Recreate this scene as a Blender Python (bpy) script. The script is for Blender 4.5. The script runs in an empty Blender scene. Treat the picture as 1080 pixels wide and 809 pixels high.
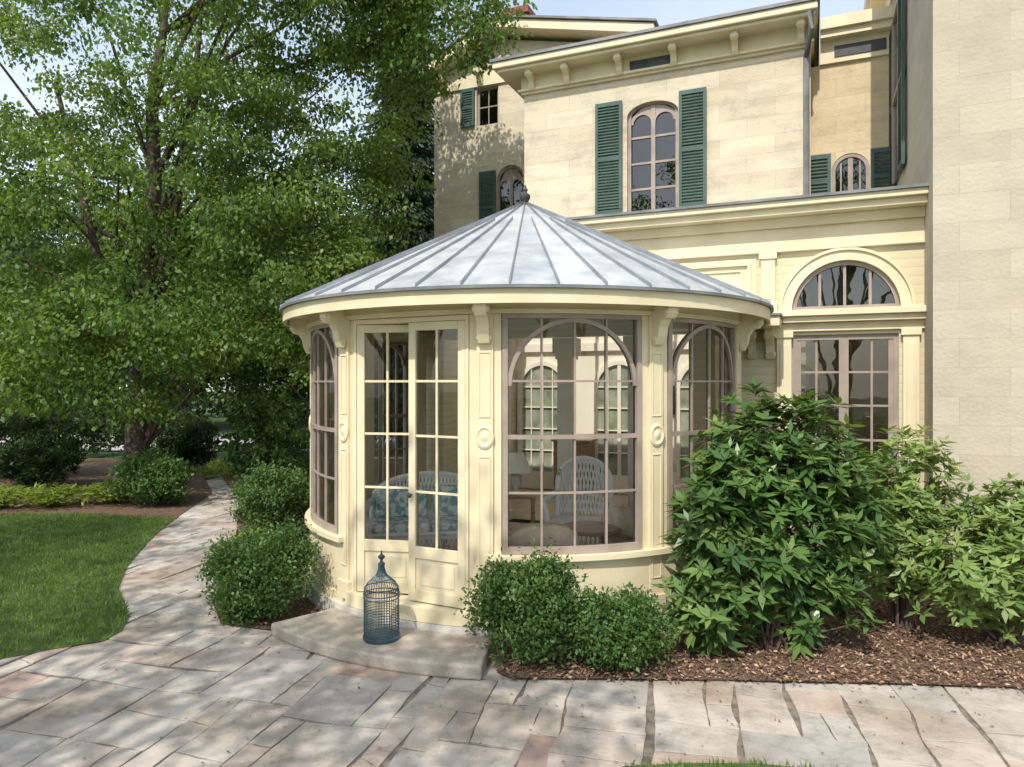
import bpy, bmesh, math, random
import numpy as np
from mathutils import Vector, Matrix
R=math.radians
random.seed(7)
scene=bpy.context.scene
col=scene.collection
F=750.0; H=2.16
# ------------------------------------------------------------------ materials
def newmat(name):
    m=bpy.data.materials.new(name); m.use_nodes=True
    nt=m.node_tree; b=nt.nodes['Principled BSDF']
    return m,nt,b
def N(nt,t,**k):
    n=nt.nodes.new(t)
    for a,v in k.items():
        if a in n.inputs: n.inputs[a].default_value=v
        else: setattr(n,a,v)
    return n
def ramp(nt,stops):
    r=nt.nodes.new('ShaderNodeValToRGB'); e=r.color_ramp.elements
    while len(e)>1: e.remove(e[-1])
    e[0].position=stops[0][0]; e[0].color=(*stops[0][1],1)
    for p,c in stops[1:]:
        x=e.new(p); x.color=(*c,1)
    return r
def noisemat(name,c1,c2,scale=3,rough=.6,bump=.0,bscale=40,metal=0,stretch=None,detail=6,lo=.35,hi=.65,spec=.5):
    m,nt,b=newmat(name); L=nt.links
    tc=N(nt,'ShaderNodeTexCoord'); mp=N(nt,'ShaderNodeMapping')
    if stretch: mp.inputs['Scale'].default_value=stretch
    L.new(tc.outputs['Object'],mp.inputs[0])
    n=N(nt,'ShaderNodeTexNoise'); n.inputs['Scale'].default_value=scale; n.inputs['Detail'].default_value=detail
    L.new(mp.outputs[0],n.inputs['Vector'])
    r=ramp(nt,[(lo,c1),(hi,c2)]); L.new(n.outputs[0],r.inputs[0]); L.new(r.outputs[0],b.inputs['Base Color'])
    b.inputs['Roughness'].default_value=rough; b.inputs['Metallic'].default_value=metal
    b.inputs['Specular IOR Level'].default_value=spec
    if bump:
        n2=N(nt,'ShaderNodeTexNoise'); n2.inputs['Scale'].default_value=bscale; n2.inputs['Detail'].default_value=5
        L.new(tc.outputs['Object'],n2.inputs['Vector'])
        bp=N(nt,'ShaderNodeBump'); bp.inputs['Strength'].default_value=bump; bp.inputs['Distance'].default_value=.02
        L.new(n2.outputs[0],bp.inputs['Height']); L.new(bp.outputs[0],b.inputs['Normal'])
    return m
M={}
M['cream']=noisemat('cream_paint',(.64,.555,.365),(.74,.65,.445),2.2,.5,.08,60)
M['creamin']=noisemat('cream_inside',(.82,.76,.61),(.86,.81,.68),2,.6)
M['taupe']=noisemat('taupe_paint',(.27,.215,.175),(.36,.295,.245),4,.45)
M['green']=noisemat('green_shutter_paint',(.026,.07,.06),(.055,.11,.092),3,.5)
M['dark']=noisemat('dark_metal',(.03,.032,.035),(.06,.06,.065),5,.5)
M['lead']=noisemat('lead_flashing',(.12,.125,.13),(.22,.225,.23),3,.55)
M['wood']=noisemat('brown_wood',(.24,.12,.06),(.42,.24,.13),3,.35,stretch=(1,8,8))
M['floor']=noisemat('floor_boards',(.42,.31,.21),(.58,.45,.32),2,.35,stretch=(8,1,1))
M['white']=noisemat('white_wicker',(.80,.79,.75),(.87,.86,.83),20,.6)
M['beige']=noisemat('beige_fabric',(.62,.49,.34),(.76,.64,.48),12,.85,.1,200)
M['cushion']=noisemat('blue_green_fabric',(.22,.38,.41),(.68,.74,.71),14,.85,lo=.45,hi=.55)
M['blue']=noisemat('teal_wire',(.022,.05,.062),(.05,.10,.12),10,.45)
M['bark']=noisemat('bark',(.05,.034,.025),(.135,.095,.072),5,.9,.8,18,stretch=(3,3,.6))
M['concrete']=noisemat('step_stone',(.29,.25,.20),(.45,.40,.33),5,.85,.5,30,detail=10)
M['curb']=noisemat('plinth_stone',(.45,.43,.38),(.6,.57,.5),3,.8,.3,40)
M['soil']=noisemat('soil_mulch',(.07,.04,.024),(.19,.115,.07),30,.95,1,60)
M['ground']=noisemat('far_grass',(.03,.06,.015),(.08,.13,.03),1.5,.95,.6,30)
M['lawnbase']=noisemat('lawn_soil',(.045,.08,.018),(.09,.14,.03),6,.95,.5,60)
M['gravel']=noisemat('gravel',(.3,.29,.28),(.5,.48,.46),25,.9,.5,60)
M['joint']=noisemat('joint_soil',(.12,.10,.075),(.25,.215,.165),12,.95,.5,60)
M['brickred']=noisemat('chimney_brick',(.16,.05,.04),(.27,.10,.07),9,.9)
M['shade']=noisemat('lamp_shade',(.8,.74,.58),(.86,.80,.66),4,.8)
M['art']=noisemat('painting',(.05,.05,.04),(.2,.15,.08),5,.5)
M['interior_pane']=noisemat('garden_green_pane',(.16,.2,.13),(.42,.45,.35),3,.15)
def stonemat(name,c1,c2,mo,lo1,lo2):
    m,nt,b=newmat(name); L=nt.links
    tc=N(nt,'ShaderNodeTexCoord')
    sp=N(nt,'ShaderNodeSeparateXYZ'); L.new(tc.outputs['Object'],sp.inputs[0])
    ad=N(nt,'ShaderNodeMath',operation='ADD'); L.new(sp.outputs[0],ad.inputs[0]); L.new(sp.outputs[1],ad.inputs[1])
    cb=N(nt,'ShaderNodeCombineXYZ'); L.new(ad.outputs[0],cb.inputs[0]); L.new(sp.outputs[2],cb.inputs[1])
    br=N(nt,'ShaderNodeTexBrick'); L.new(cb.outputs[0],br.inputs['Vector'])
    for k,v in {'Scale':1,'Mortar Size':.005,'Mortar Smooth':.5,'Brick Width':.85,'Row Height':.29,'Bias':0}.items(): br.inputs[k].default_value=v
    br.inputs['Color1'].default_value=(*c1,1); br.inputs['Color2'].default_value=(*c2,1); br.inputs['Mortar'].default_value=(*mo,1)
    n=N(nt,'ShaderNodeTexNoise'); n.inputs['Scale'].default_value=1.4; n.inputs['Detail'].default_value=12; n.inputs['Roughness'].default_value=.75
    L.new(tc.outputs['Object'],n.inputs['Vector'])
    r=ramp(nt,[(.33,(lo1,lo1,lo1)),(.48,(.96,.95,.94)),(.7,(1.05,1.02,.97))]); L.new(n.outputs[0],r.inputs[0])
    mx=N(nt,'ShaderNodeMixRGB',blend_type='MULTIPLY'); mx.inputs[0].default_value=1
    L.new(br.outputs[0],mx.inputs[1]); L.new(r.outputs[0],mx.inputs[2])
    mp=N(nt,'ShaderNodeMapping'); mp.inputs['Scale'].default_value=(1.2,1.2,5); L.new(tc.outputs['Object'],mp.inputs[0])
    n3=N(nt,'ShaderNodeTexNoise'); n3.inputs['Scale'].default_value=1.3; n3.inputs['Detail'].default_value=7; L.new(mp.outputs[0],n3.inputs['Vector'])
    r3=ramp(nt,[(.36,(lo2,lo2,lo2)),(.52,(1,1,1))]); L.new(n3.outputs[0],r3.inputs[0])
    mx2=N(nt,'ShaderNodeMixRGB',blend_type='MULTIPLY'); mx2.inputs[0].default_value=.8
    L.new(mx.outputs[0],mx2.inputs[1]); L.new(r3.outputs[0],mx2.inputs[2])
    L.new(mx2.outputs[0],b.inputs['Base Color']); b.inputs['Roughness'].default_value=.9
    n2=N(nt,'ShaderNodeTexNoise'); n2.inputs['Scale'].default_value=25; n2.inputs['Detail'].default_value=6; L.new(tc.outputs['Object'],n2.inputs['Vector'])
    bp=N(nt,'ShaderNodeBump'); bp.inputs['Strength'].default_value=.35; bp.inputs['Distance'].default_value=.02
    L.new(n2.outputs[0],bp.inputs['Height']); L.new(bp.outputs[0],b.inputs['Normal'])
    return m
M['stone']=stonemat('ashlar_stone',(.57,.50,.375),(.67,.60,.46),(.50,.435,.325),.74,.84)
M['stoneg']=stonemat('weathered_ashlar',(.46,.415,.325),(.52,.47,.37),(.42,.38,.30),.86,.93)
M['stonew']=stonemat('warm_ashlar',(.60,.49,.31),(.68,.56,.37),(.52,.42,.27),.8,.88)
# siding
m,nt,b=newmat('cream_siding'); L=nt.links
tc=N(nt,'ShaderNodeTexCoord'); wv=N(nt,'ShaderNodeTexWave',wave_type='BANDS',bands_direction='Z',wave_profile='SAW'); wv.inputs['Scale'].default_value=3.2
L.new(tc.outputs['Object'],wv.inputs['Vector'])
r=ramp(nt,[(.0,(.40,.34,.22)),(.07,(.66,.58,.385)),(1,(.72,.64,.435))]); L.new(wv.outputs[0],r.inputs[0]); L.new(r.outputs[0],b.inputs['Base Color'])
bp=N(nt,'ShaderNodeBump'); bp.inputs['Strength'].default_value=.7; bp.inputs['Distance'].default_value=.02
L.new(wv.outputs[0],bp.inputs['Height']); L.new(bp.outputs[0],b.inputs['Normal']); b.inputs['Roughness'].default_value=.55
M['siding']=m
def zincmat(name,stops,metal):
    m,nt,b=newmat(name); L=nt.links
    tc=N(nt,'ShaderNodeTexCoord'); at=N(nt,'ShaderNodeAttribute',attribute_name='rnd')
    n=N(nt,'ShaderNodeTexNoise'); n.inputs['Scale'].default_value=4; n.inputs['Detail'].default_value=9; n.inputs['Roughness'].default_value=.65; L.new(tc.outputs['Object'],n.inputs['Vector'])
    a1=N(nt,'ShaderNodeMath',operation='MULTIPLY_ADD'); L.new(at.outputs['Fac'],a1.inputs[0]); a1.inputs[1].default_value=.4
    a2=N(nt,'ShaderNodeMath',operation='MULTIPLY'); L.new(n.outputs[0],a2.inputs[0]); a2.inputs[1].default_value=.9; L.new(a2.outputs[0],a1.inputs[2])
    r=ramp(nt,stops); L.new(a1.outputs[0],r.inputs[0]); L.new(r.outputs[0],b.inputs['Base Color'])
    b.inputs['Metallic'].default_value=metal
    rr=N(nt,'ShaderNodeMapRange'); rr.inputs[3].default_value=.25; rr.inputs[4].default_value=.5; L.new(n.outputs[0],rr.inputs[0]); L.new(rr.outputs[0],b.inputs['Roughness'])
    bp=N(nt,'ShaderNodeBump'); bp.inputs['Strength'].default_value=.3; bp.inputs['Distance'].default_value=.03; L.new(n.outputs[0],bp.inputs['Height']); L.new(bp.outputs[0],b.inputs['Normal'])
    return m
M['zinc']=zincmat('zinc_roof',[(.3,(.34,.38,.41)),(.6,(.53,.56,.58)),(.85,(.74,.75,.75))],.5)
M['seam']=zincmat('zinc_seam',[(.3,(.15,.17,.19)),(.85,(.32,.34,.36))],.4)
def glassmat(name,tint,base=.06):
    m=bpy.data.materials.new(name); m.use_nodes=True; nt=m.node_tree; nt.nodes.clear(); L=nt.links
    o=N(nt,'ShaderNodeOutputMaterial'); t=N(nt,'ShaderNodeBsdfTransparent'); t.inputs[0].default_value=(*tint,1)
    g=N(nt,'ShaderNodeBsdfGlossy'); g.inputs['Roughness'].default_value=.0
    fr=N(nt,'ShaderNodeFresnel'); fr.inputs['IOR'].default_value=1.45
    a=N(nt,'ShaderNodeMath',operation='ADD'); a.inputs[1].default_value=base; L.new(fr.outputs[0],a.inputs[0])
    tc=N(nt,'ShaderNodeTexCoord'); n=N(nt,'ShaderNodeTexNoise'); n.inputs['Scale'].default_value=2.5; L.new(tc.outputs['Object'],n.inputs['Vector'])
    bp=N(nt,'ShaderNodeBump'); bp.inputs['Strength'].default_value=.05; bp.inputs['Distance'].default_value=.03; L.new(n.outputs[0],bp.inputs['Height']); L.new(bp.outputs[0],g.inputs['Normal'])
    mx=N(nt,'ShaderNodeMixShader'); L.new(a.outputs[0],mx.inputs[0]); L.new(t.outputs[0],mx.inputs[1]); L.new(g.outputs[0],mx.inputs[2]); L.new(mx.outputs[0],o.inputs[0])
    return m
M['glass']=glassmat('window_glass',(.99,.993,.99),.0)
M['glassd']=glassmat('dark_window_glass',(.55,.57,.55),.06)
def leafmat(name,stops,trans=.35,rough=.5):
    m,nt,b=newmat(name); L=nt.links
    at=N(nt,'ShaderNodeAttribute',attribute_name='rnd'); r=ramp(nt,stops); L.new(at.outputs['Fac'],r.inputs[0])
    L.new(r.outputs[0],b.inputs['Base Color']); b.inputs['Roughness'].default_value=rough; b.inputs['Specular IOR Level'].default_value=.35
    t=N(nt,'ShaderNodeBsdfTranslucent')
    mu=N(nt,'ShaderNodeMixRGB',blend_type='MULTIPLY'); mu.inputs[0].default_value=1; mu.inputs[2].default_value=(1.9,1.7,.6,1); L.new(r.outputs[0],mu.inputs[1]); L.new(mu.outputs[0],t.inputs[0])
    mx=N(nt,'ShaderNodeMixShader'); mx.inputs[0].default_value=trans
    o=[x for x in nt.nodes if x.type=='OUTPUT_MATERIAL'][0]
    L.new(b.outputs[0],mx.inputs[1]); L.new(t.outputs[0],mx.inputs[2]); L.new(mx.outputs[0],o.inputs[0])
    return m
M['leaf']=leafmat('tree_leaves',[(0,(.045,.095,.022)),(.5,(.10,.18,.04)),(1,(.215,.305,.08))],.42)
M['leafd']=leafmat('dark_leaves',[(0,(.02,.05,.014)),(1,(.065,.12,.035))],.25)
M['needle']=leafmat('needles',[(0,(.015,.035,.017)),(1,(.05,.08,.037))],.1)
M['box']=leafmat('boxwood_leaves',[(0,(.04,.09,.025)),(.6,(.075,.15,.036)),(1,(.16,.25,.075))],.25)
M['rhodo']=leafmat('rhododendron_leaves',[(0,(.04,.09,.03)),(.6,(.095,.175,.048)),(1,(.24,.32,.10))],.25,.28)
M['laurel']=leafmat('laurel_leaves',[(0,(.10,.18,.05)),(1,(.29,.38,.13))],.3,.36)
M['lime']=leafmat('lime_leaves',[(0,(.13,.2,.03)),(1,(.3,.38,.08))],.35)
M['grass']=leafmat('grass_blades',[(0,(.055,.11,.025)),(1,(.155,.24,.055))],.3,.6)
m,nt,b=newmat('bark_chips'); at=N(nt,'ShaderNodeAttribute',attribute_name='rnd'); r=ramp(nt,[(0,(.09,.05,.03)),(.6,(.26,.155,.095)),(1,(.50,.36,.25))])
nt.links.new(at.outputs['Fac'],r.inputs[0]); nt.links.new(r.outputs[0],b.inputs['Base Color']); b.inputs['Roughness'].default_value=.9; M['chips']=m
# flagstones
m,nt,b=newmat('flagstone'); L=nt.links
at=N(nt,'ShaderNodeAttribute',attribute_name='rnd'); tc=N(nt,'ShaderNodeTexCoord')
r=ramp(nt,[(0,(.37,.355,.33)),(.22,(.46,.43,.38)),(.42,(.51,.465,.41)),(.6,(.40,.37,.33)),(.74,(.48,.43,.37)),(.83,(.46,.375,.315)),(.92,(.41,.295,.24)),(1,(.55,.51,.455))]); L.new(at.outputs['Fac'],r.inputs[0])
n=N(nt,'ShaderNodeTexNoise'); n.inputs['Scale'].default_value=3.5; n.inputs['Detail'].default_value=12; n.inputs['Roughness'].default_value=.75; L.new(tc.outputs['Object'],n.inputs['Vector'])
r2=ramp(nt,[(.3,(.50,.47,.43)),(.5,(.92,.90,.88)),(.7,(1.13,1.11,1.08))]); L.new(n.outputs[0],r2.inputs[0])
mx=N(nt,'ShaderNodeMixRGB',blend_type='MULTIPLY'); mx.inputs[0].default_value=1; L.new(r.outputs[0],mx.inputs[1]); L.new(r2.outputs[0],mx.inputs[2])
n4=N(nt,'ShaderNodeTexNoise'); n4.inputs['Scale'].default_value=1.2; n4.inputs['Detail'].default_value=5; L.new(tc.outputs['Object'],n4.inputs['Vector'])
r4=ramp(nt,[(.38,(.70,.65,.58)),(.55,(1,1,1))]); L.new(n4.outputs[0],r4.inputs[0])
mx3=N(nt,'ShaderNodeMixRGB',blend_type='MULTIPLY'); mx3.inputs[0].default_value=.8; L.new(mx.outputs[0],mx3.inputs[1]); L.new(r4.outputs[0],mx3.inputs[2]); L.new(mx3.outputs[0],b.inputs['Base Color'])
b.inputs['Roughness'].default_value=.8
n2=N(nt,'ShaderNodeTexNoise'); n2.inputs['Scale'].default_value=22; n2.inputs['Detail'].default_value=9; L.new(tc.outputs['Object'],n2.inputs['Vector'])
bp=N(nt,'ShaderNodeBump'); bp.inputs['Strength'].default_value=.4; bp.inputs['Distance'].default_value=.015; L.new(n2.outputs[0],bp.inputs['Height']); L.new(bp.outputs[0],b.inputs['Normal'])
M['flag']=m
# ------------------------------------------------------------------ mesh builder
class MB:
    def __init__(s): s.v=[]; s.f=[]; s.r=[]
    def add(s,vs,fs,rnd=None):
        o=len(s.v); s.v+=[tuple(p) for p in vs]; s.f+=[tuple(i+o for i in f) for f in fs]; s.r+=[random.random() if rnd is None else rnd]*len(fs)
        return s
    def box(s,x0,x1,y0,y1,z0,z1,n=1):
        vs=[];fs=[]
        for i in range(n+1):
            x=x0+(x1-x0)*i/n
            vs+=[(x,y0,z0),(x,y1,z0),(x,y1,z1),(x,y0,z1)]
        for i in range(n):
            a=i*4;b=a+4
            for j in range(4):
                k=(j+1)%4; fs.append((a+j,a+k,b+k,b+j))
        fs.append((3,2,1,0)); e=n*4; fs.append((e,e+1,e+2,e+3))
        return s.add(vs,fs)
    def prism(s,poly,y0,y1):
        n=len(poly); vs=[(x,y0,z) for x,z in poly]+[(x,y1,z) for x,z in poly]
        fs=[tuple(range(n)),tuple(range(2*n-1,n-1,-1))]+[(i,i+n,(i+1)%n+n,(i+1)%n) for i in range(n)]
        return s.add(vs,fs)
    def ring(s,cx,cz,r0,r1,a0,a1,y0,y1,n=20,ez=1):
        vs=[];fs=[]
        for i in range(n+1):
            a=R(a0+(a1-a0)*i/n); c,q=math.cos(a),math.sin(a)*ez
            vs+=[(cx+r0*c,y0,cz+r0*q),(cx+r1*c,y0,cz+r1*q),(cx+r1*c,y1,cz+r1*q),(cx+r0*c,y1,cz+r0*q)]
        for i in range(n):
            a=i*4;b=a+4
            for j in range(4):
                k=(j+1)%4; fs.append((a+j,a+k,b+k,b+j))
        fs+= [(3,2,1,0),(n*4,n*4+1,n*4+2,n*4+3)]
        return s.add(vs,fs)
    def tube(s,pts,rad,n=6,closed=False):
        pts=[Vector(p) for p in pts]
        if not hasattr(rad,'__len__'): rad=[rad]*len(pts)
        vs=[];fs=[];m=len(pts)
        for i,p in enumerate(pts):
            if closed: d=pts[(i+1)%m]-pts[i-1]
            else: d=pts[min(i+1,m-1)]-pts[max(i-1,0)]
            d.normalize()
            up=Vector((0,0,1)) if abs(d.z)<.9 else Vector((1,0,0))
            a=d.cross(up).normalized(); b=d.cross(a)
            for j in range(n):
                t=2*math.pi*j/n; vs.append(tuple(p+(a*math.cos(t)+b*math.sin(t))*rad[i]))
        for i in range(m if closed else m-1):
            k=(i+1)%m
            for j in range(n):
                l=(j+1)%n; fs.append((i*n+j,i*n+l,k*n+l,k*n+j))
        if not closed: fs+=[tuple(range(n-1,-1,-1)),tuple(range((m-1)*n,m*n))]
        return s.add(vs,fs)
    def lathe(s,prof,n=24,c=(0,0,0)):
        vs=[];fs=[]
        for r,z in prof:
            for j in range(n):
                t=2*math.pi*j/n; vs.append((c[0]+r*math.cos(t),c[1]+r*math.sin(t),c[2]+z))
        for i in range(len(prof)-1):
            for j in range(n):
                l=(j+1)%n; fs.append((i*n+j,i*n+l,(i+1)*n+l,(i+1)*n+j))
        fs+=[tuple(range(n-1,-1,-1)),tuple(range((len(prof)-1)*n,len(prof)*n))]
        return s.add(vs,fs)
    def warp(s,fn): s.v=[fn(*p) for p in s.v]; return s
    def build(s,name,mat,parent=None,loc=(0,0,0),rz=0,smooth=False,bevel=0):
        me=bpy.data.meshes.new(name); me.from_pydata(s.v,[],s.f)
        at=me.attributes.new('rnd','FLOAT','FACE'); at.data.foreach_set('value',s.r)
        bm=bmesh.new(); bm.from_mesh(me); bmesh.ops.recalc_face_normals(bm,faces=bm.faces); bm.to_mesh(me); bm.free()
        me.materials.append(M[mat] if isinstance(mat,str) else mat)
        if smooth:
            me.polygons.foreach_set('use_smooth',[True]*len(me.polygons))
            try: me.set_sharp_from_angle(angle=R(40))
            except Exception: pass
        o=bpy.data.objects.new(name,me); col.objects.link(o); o.location=loc; o.rotation_euler[2]=rz
        if parent: o.parent=parent
        if bevel:
            md=o.modifiers.new('b','BEVEL'); md.width=bevel; md.segments=2; md.limit_method='ANGLE'
        return o
def tag(o,label,cat,group=None,kind=None):
    if label: o['label']=label
    if cat: o['category']=cat
    if group: o['group']=group
    if kind: o['kind']=kind
    return o
def empty(name,loc,rz=0,label=None,cat=None,group=None,parent=None):
    o=bpy.data.objects.new(name,None); col.objects.link(o); o.location=loc; o.rotation_euler[2]=rz
    o.empty_display_size=.1
    if parent: o.parent=parent
    return tag(o,label,cat,group)
def copy_tree(o,parent=None):
    c=o.copy(); col.objects.link(c)
    if parent: c.parent=parent
    for ch in list(o.children): copy_tree(ch,c)
    return c
def leafmesh(C,D,Nn,Ln,ratio,fold=.18):
    C=np.asarray(C);D=np.asarray(D);Nn=np.asarray(Nn)
    D=D/(np.linalg.norm(D,axis=1,keepdims=True)+1e-9)
    S=np.cross(D,Nn); S/= (np.linalg.norm(S,axis=1,keepdims=True)+1e-9)
    U=np.cross(S,D)
    Ln=np.asarray(Ln)[:,None]; W=Ln*ratio
    mid=C+D*Ln*.45
    V=np.stack([C,mid+S*W*.5+U*W*fold,C+D*Ln,mid-S*W*.5+U*W*fold],1).reshape(-1,3)
    return V
def build_leaves(name,V,mat,parent=None,rnd=None,loc=(0,0,0)):
    n=len(V)//4
    me=bpy.data.meshes.new(name); me.vertices.add(n*4); me.loops.add(n*4); me.polygons.add(n)
    me.vertices.foreach_set('co',V.astype(np.float32).ravel())
    me.loops.foreach_set('vertex_index',np.arange(n*4,dtype=np.int32))
    me.polygons.foreach_set('loop_start',np.arange(0,n*4,4,dtype=np.int32))
    me.update(calc_edges=True)
    at=me.attributes.new('rnd','FLOAT','FACE'); at.data.foreach_set('value',(np.random.rand(n) if rnd is None else rnd).astype(np.float32))
    me.materials.append(M[mat]); o=bpy.data.objects.new(name,me); col.objects.link(o); o.location=loc
    if parent: o.parent=parent
    return o
def unit(n,rng):
    v=rng.normal(size=(n,3)); return v/np.linalg.norm(v,axis=1,keepdims=True)
# ------------------------------------------------------------------ frames
TH=R(23); ct,st=math.cos(TH),math.sin(TH)
OX,OY=3.77,8.07
def T(px,y=0):
    k=(px-540)/F
    return (k*(OY+ct*y)-(OX+st*y))/(ct+k*st)
def Z(px,py,y=0):
    t=T(px,y); d=OY+ct*y-st*t
    return H+(405-py)/F*d
def toloc(X,Y):
    a,b=X-OX,Y-OY
    return a*ct-b*st, a*st+b*ct
# ------------------------------------------------------------------ HOUSE
house=empty('stone_house',(OX,OY,0),-TH,'large cream and buff stone house with green shutters and bracketed cornices behind the round pavilion','house')
def P(mb,name,mat,parent=house,**k): return mb.build(name,mat,parent,**k)
def wall_holes(x0,x1,z0,z1,y0,y1,holes):
    mb=MB(); xs=sorted({x0,x1}|{h[0] for h in holes}|{h[1] for h in holes}); zs=sorted({z0,z1}|{h[2] for h in holes}|{h[3] for h in holes})
    for i in range(len(xs)-1):
        run=None
        for j in range(len(zs)-1):
            cx,cz=(xs[i]+xs[i+1])/2,(zs[j]+zs[j+1])/2
            inh=any(h[0]<cx<h[1] and h[2]<cz<h[3] for h in holes)
            if not inh:
                if run is None: run=[zs[j],zs[j+1]]
                else: run[1]=zs[j+1]
            if inh or j==len(zs)-2:
                if run: mb.box(xs[i],xs[i+1],y0,y1,run[0],run[1]); run=None
    return mb
def spandrel(mb,cx,zs,r,y0,y1,n=12,ez=1):
    for sg in (-1,1):
        poly=[(cx+sg*r,zs+r*ez)]+[(cx+sg*r*math.cos(R(90*i/n)),zs+ez*r*math.sin(R(90*i/n))) for i in range(n+1)]
        mb.prism(poly,y0,y1)
def shutter(parent,w,h,x,y,z,rz=0):
    e=empty('shutter',(x,y,z),rz,parent=parent)
    mb=MB(); fw=.05
    mb.box(-w/2,-w/2+fw,-.02,.02,0,h); mb.box(w/2-fw,w/2,-.02,.02,0,h)
    for a,b in ((0,.08),(h*.5-.03,h*.5+.03),(h-.07,h)): mb.box(-w/2+fw,w/2-fw,-.018,.018,a,b)
    mb.build('shutter_frame','green',e)
    sl=MB()
    for lo,hi in ((.08,h*.5-.03),(h*.5+.03,h-.07)):
        n=int((hi-lo)/.05)
        for i in range(n):
            z0=lo+(i+.5)*(hi-lo)/n
            sl.add([(-w/2+fw,-.015,z0-.022),(w/2-fw,-.015,z0-.022),(w/2-fw,.012,z0+.014),(-w/2+fw,.012,z0+.014),(-w/2+fw,-.012,z0-.028),(w/2-fw,-.012,z0-.028),(w/2-fw,.015,z0+.008),(-w/2+fw,.015,z0+.008)],[(0,1,2,3),(7,6,5,4),(0,4,5,1),(3,2,6,7)])
    sl.build('louvre','green',e)
    return e
def arch_window(parent,cx,z0,zs,r,y,rz=0,mat='taupe',twin=True,hb=(),glass='glassd',ez=1):
    e=empty('window',(cx,y,0),rz,parent=parent)
    f=MB(); fw=.055
    f.box(-r,-r+fw,-.04,.06,z0,zs); f.box(r-fw,r,-.04,.06,z0,zs); f.box(-r-.05,r+.05,-.1,.06,z0-.07,z0)
    f.ring(0,zs,r-fw,r,0,180,-.04,.06,24,ez)
    f.build('frame',mat,e)
    m=MB(); m.box(-.035,.035,-.025,.04,z0,zs+ (r*ez*.8 if twin else (r-fw)*ez))
    if twin:
        q=(r-fw)/2
        for sg in (-1,1):
            m.ring(sg*q,zs-q*.62,q-.035,q+.002,0,180,-.023,.038,14)
            for s2 in (-1,1):
                c=sg*q; zz=zs-q*.62
                poly=[(c+s2*q,zz)]+[(c+s2*q*math.cos(R(k*9)),zz+q*math.sin(R(k*9))) for k in range(1,11)]
                xe=c+s2*q
                top=[(c,zs+ez*(r-fw)*math.sqrt(max(0,1-(c/(r-fw))**2))),(xe,zs+ez*(r-fw)*math.sqrt(max(0,1-(xe/(r-fw))**2)))]
                m.prism(poly+top,-.012,.03)
    for h in hb: m.box(-r+fw,r-fw,-.015,.03,h-.018,h+.018)
    if not twin:
        for sg in (-1,1): m.box(sg*r*.5-.012,sg*r*.5+.012,-.015,.03,z0,zs+r*.8*ez)
    m.build('muntin',mat,e)
    g=MB(); pts=[(-r,z0),(r,z0)]+[(r*math.cos(R(a)),zs+ez*r*math.sin(R(a))) for a in range(0,181,10)]
    g.prism(pts,.01,.014); g.build('pane',glass,e)
    return e
YM=3.0; xl=T(553,YM); xr=T(855,YM)
EZ=.5
wcx=T(688,YM); wr=.43; wz0=Z(688,224,YM); wzs=Z(688,107,YM)-wr*EZ
mw=wall_holes(xl,xr,0,7.35,YM,YM+.35,[(wcx-wr,wcx+wr,wz0,wzs+wr*EZ)])
spandrel(mw,wcx,wzs,wr,YM,YM+.35,ez=EZ)
mw.box(xl,xl+.35,YM+.35,YM+6,0,7.35); mw.box(xr-.35,xr,YM+.35,YM+6,0,7.35); mw.box(xl,xr,YM+6,YM+6.3,0,7.35); mw.box(xl+.35,xr-.35,YM+.35,YM+6,4.1,4.3)
P(mw,'main_wall','stone')
arch_window(house,wcx,wz0,wzs,wr,YM+.10,hb=(wz0+.42,wz0+.86,wz0+1.3),ez=EZ)
for a,b in ((628,656),(716,745)):
    xa,xb=T(a,YM-.05),T(b,YM-.05); shutter(house,xb-xa,1.95,(xa+xb)/2,YM-.05,wz0-.02)
def cornice(x0,x1,y,z,ov,zb=.45,back=6.5):
    fr=MB(); fr.box(x0-.04,x1+.02,y-.05,y+back,z,z+zb*.72)
    fr.box(x0-.09,x1+.05,y-.10,y+back+.02,z+zb*.1,z+zb*.18)
    P(fr,'frieze','cream')
    c=MB(); c.box(x0-ov,x1+.07,y-ov,y+back+.1,z+zb*.72,z+zb*.85); c.box(x0-ov-.06,x1+.1,y-ov-.06,y+back+.16,z+zb*.85,z+zb*1.1)
    P(c,'cornice','cream',bevel=.015)
    e=MB(); e.box(x0-ov-.09,x1+.13,y-ov-.09,y+back+.2,z+zb*1.1,z+zb*1.1+.05); P(e,'roof_edge','lead')
cornice(xl,xr,YM,7.35,.38,.45)
def cbracket(x,y,z,rz=0,h=.3,d=.3,w=.11,mat='cream',parent=house,name='cornice_bracket'):
    pf=[(0,0),(.06*d/.3,-.0),(d,0),(d,-.07*h/.3),(d*.85,-.11*h/.3),(d*.6,-.12*h/.3),(d*.42,-.17*h/.3),(d*.36,-.24*h/.3),(d*.22,-h),(d*.08,-h*1.02),(0,-h*.93)]
    mb=MB()
    n=len(pf); vs=[(-w/2,-a,b) for a,b in pf]+[(w/2,-a,b) for a,b in pf]
    mb.add(vs,[tuple(range(n)),tuple(range(2*n-1,n-1,-1))]+[(i,i+n,(i+1)%n+n,(i+1)%n) for i in range(n)])
    mb.box(-w/2-.012,w/2+.012,-d*1.02,0,-.001,.03)
    for q in (-1,1): 
        for (a,b,rr) in ((d*.82,-.06*h/.3,.045*d/.3),(d*.16,-h*.86,.035*d/.3)):
            mb.lathe([(rr,0),(rr,.012),(rr*.4,.014),(rr*.3,.02)],10)
            for i in range(len(mb.v)-40,len(mb.v)):
                X,Yv,Zv=mb.v[i]; mb.v[i]=(q*(w/2+Zv),-a+X,b+Yv)
    return mb.build(name,mat,parent,loc=(x,y,z),rz=rz,bevel=.006)
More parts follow.
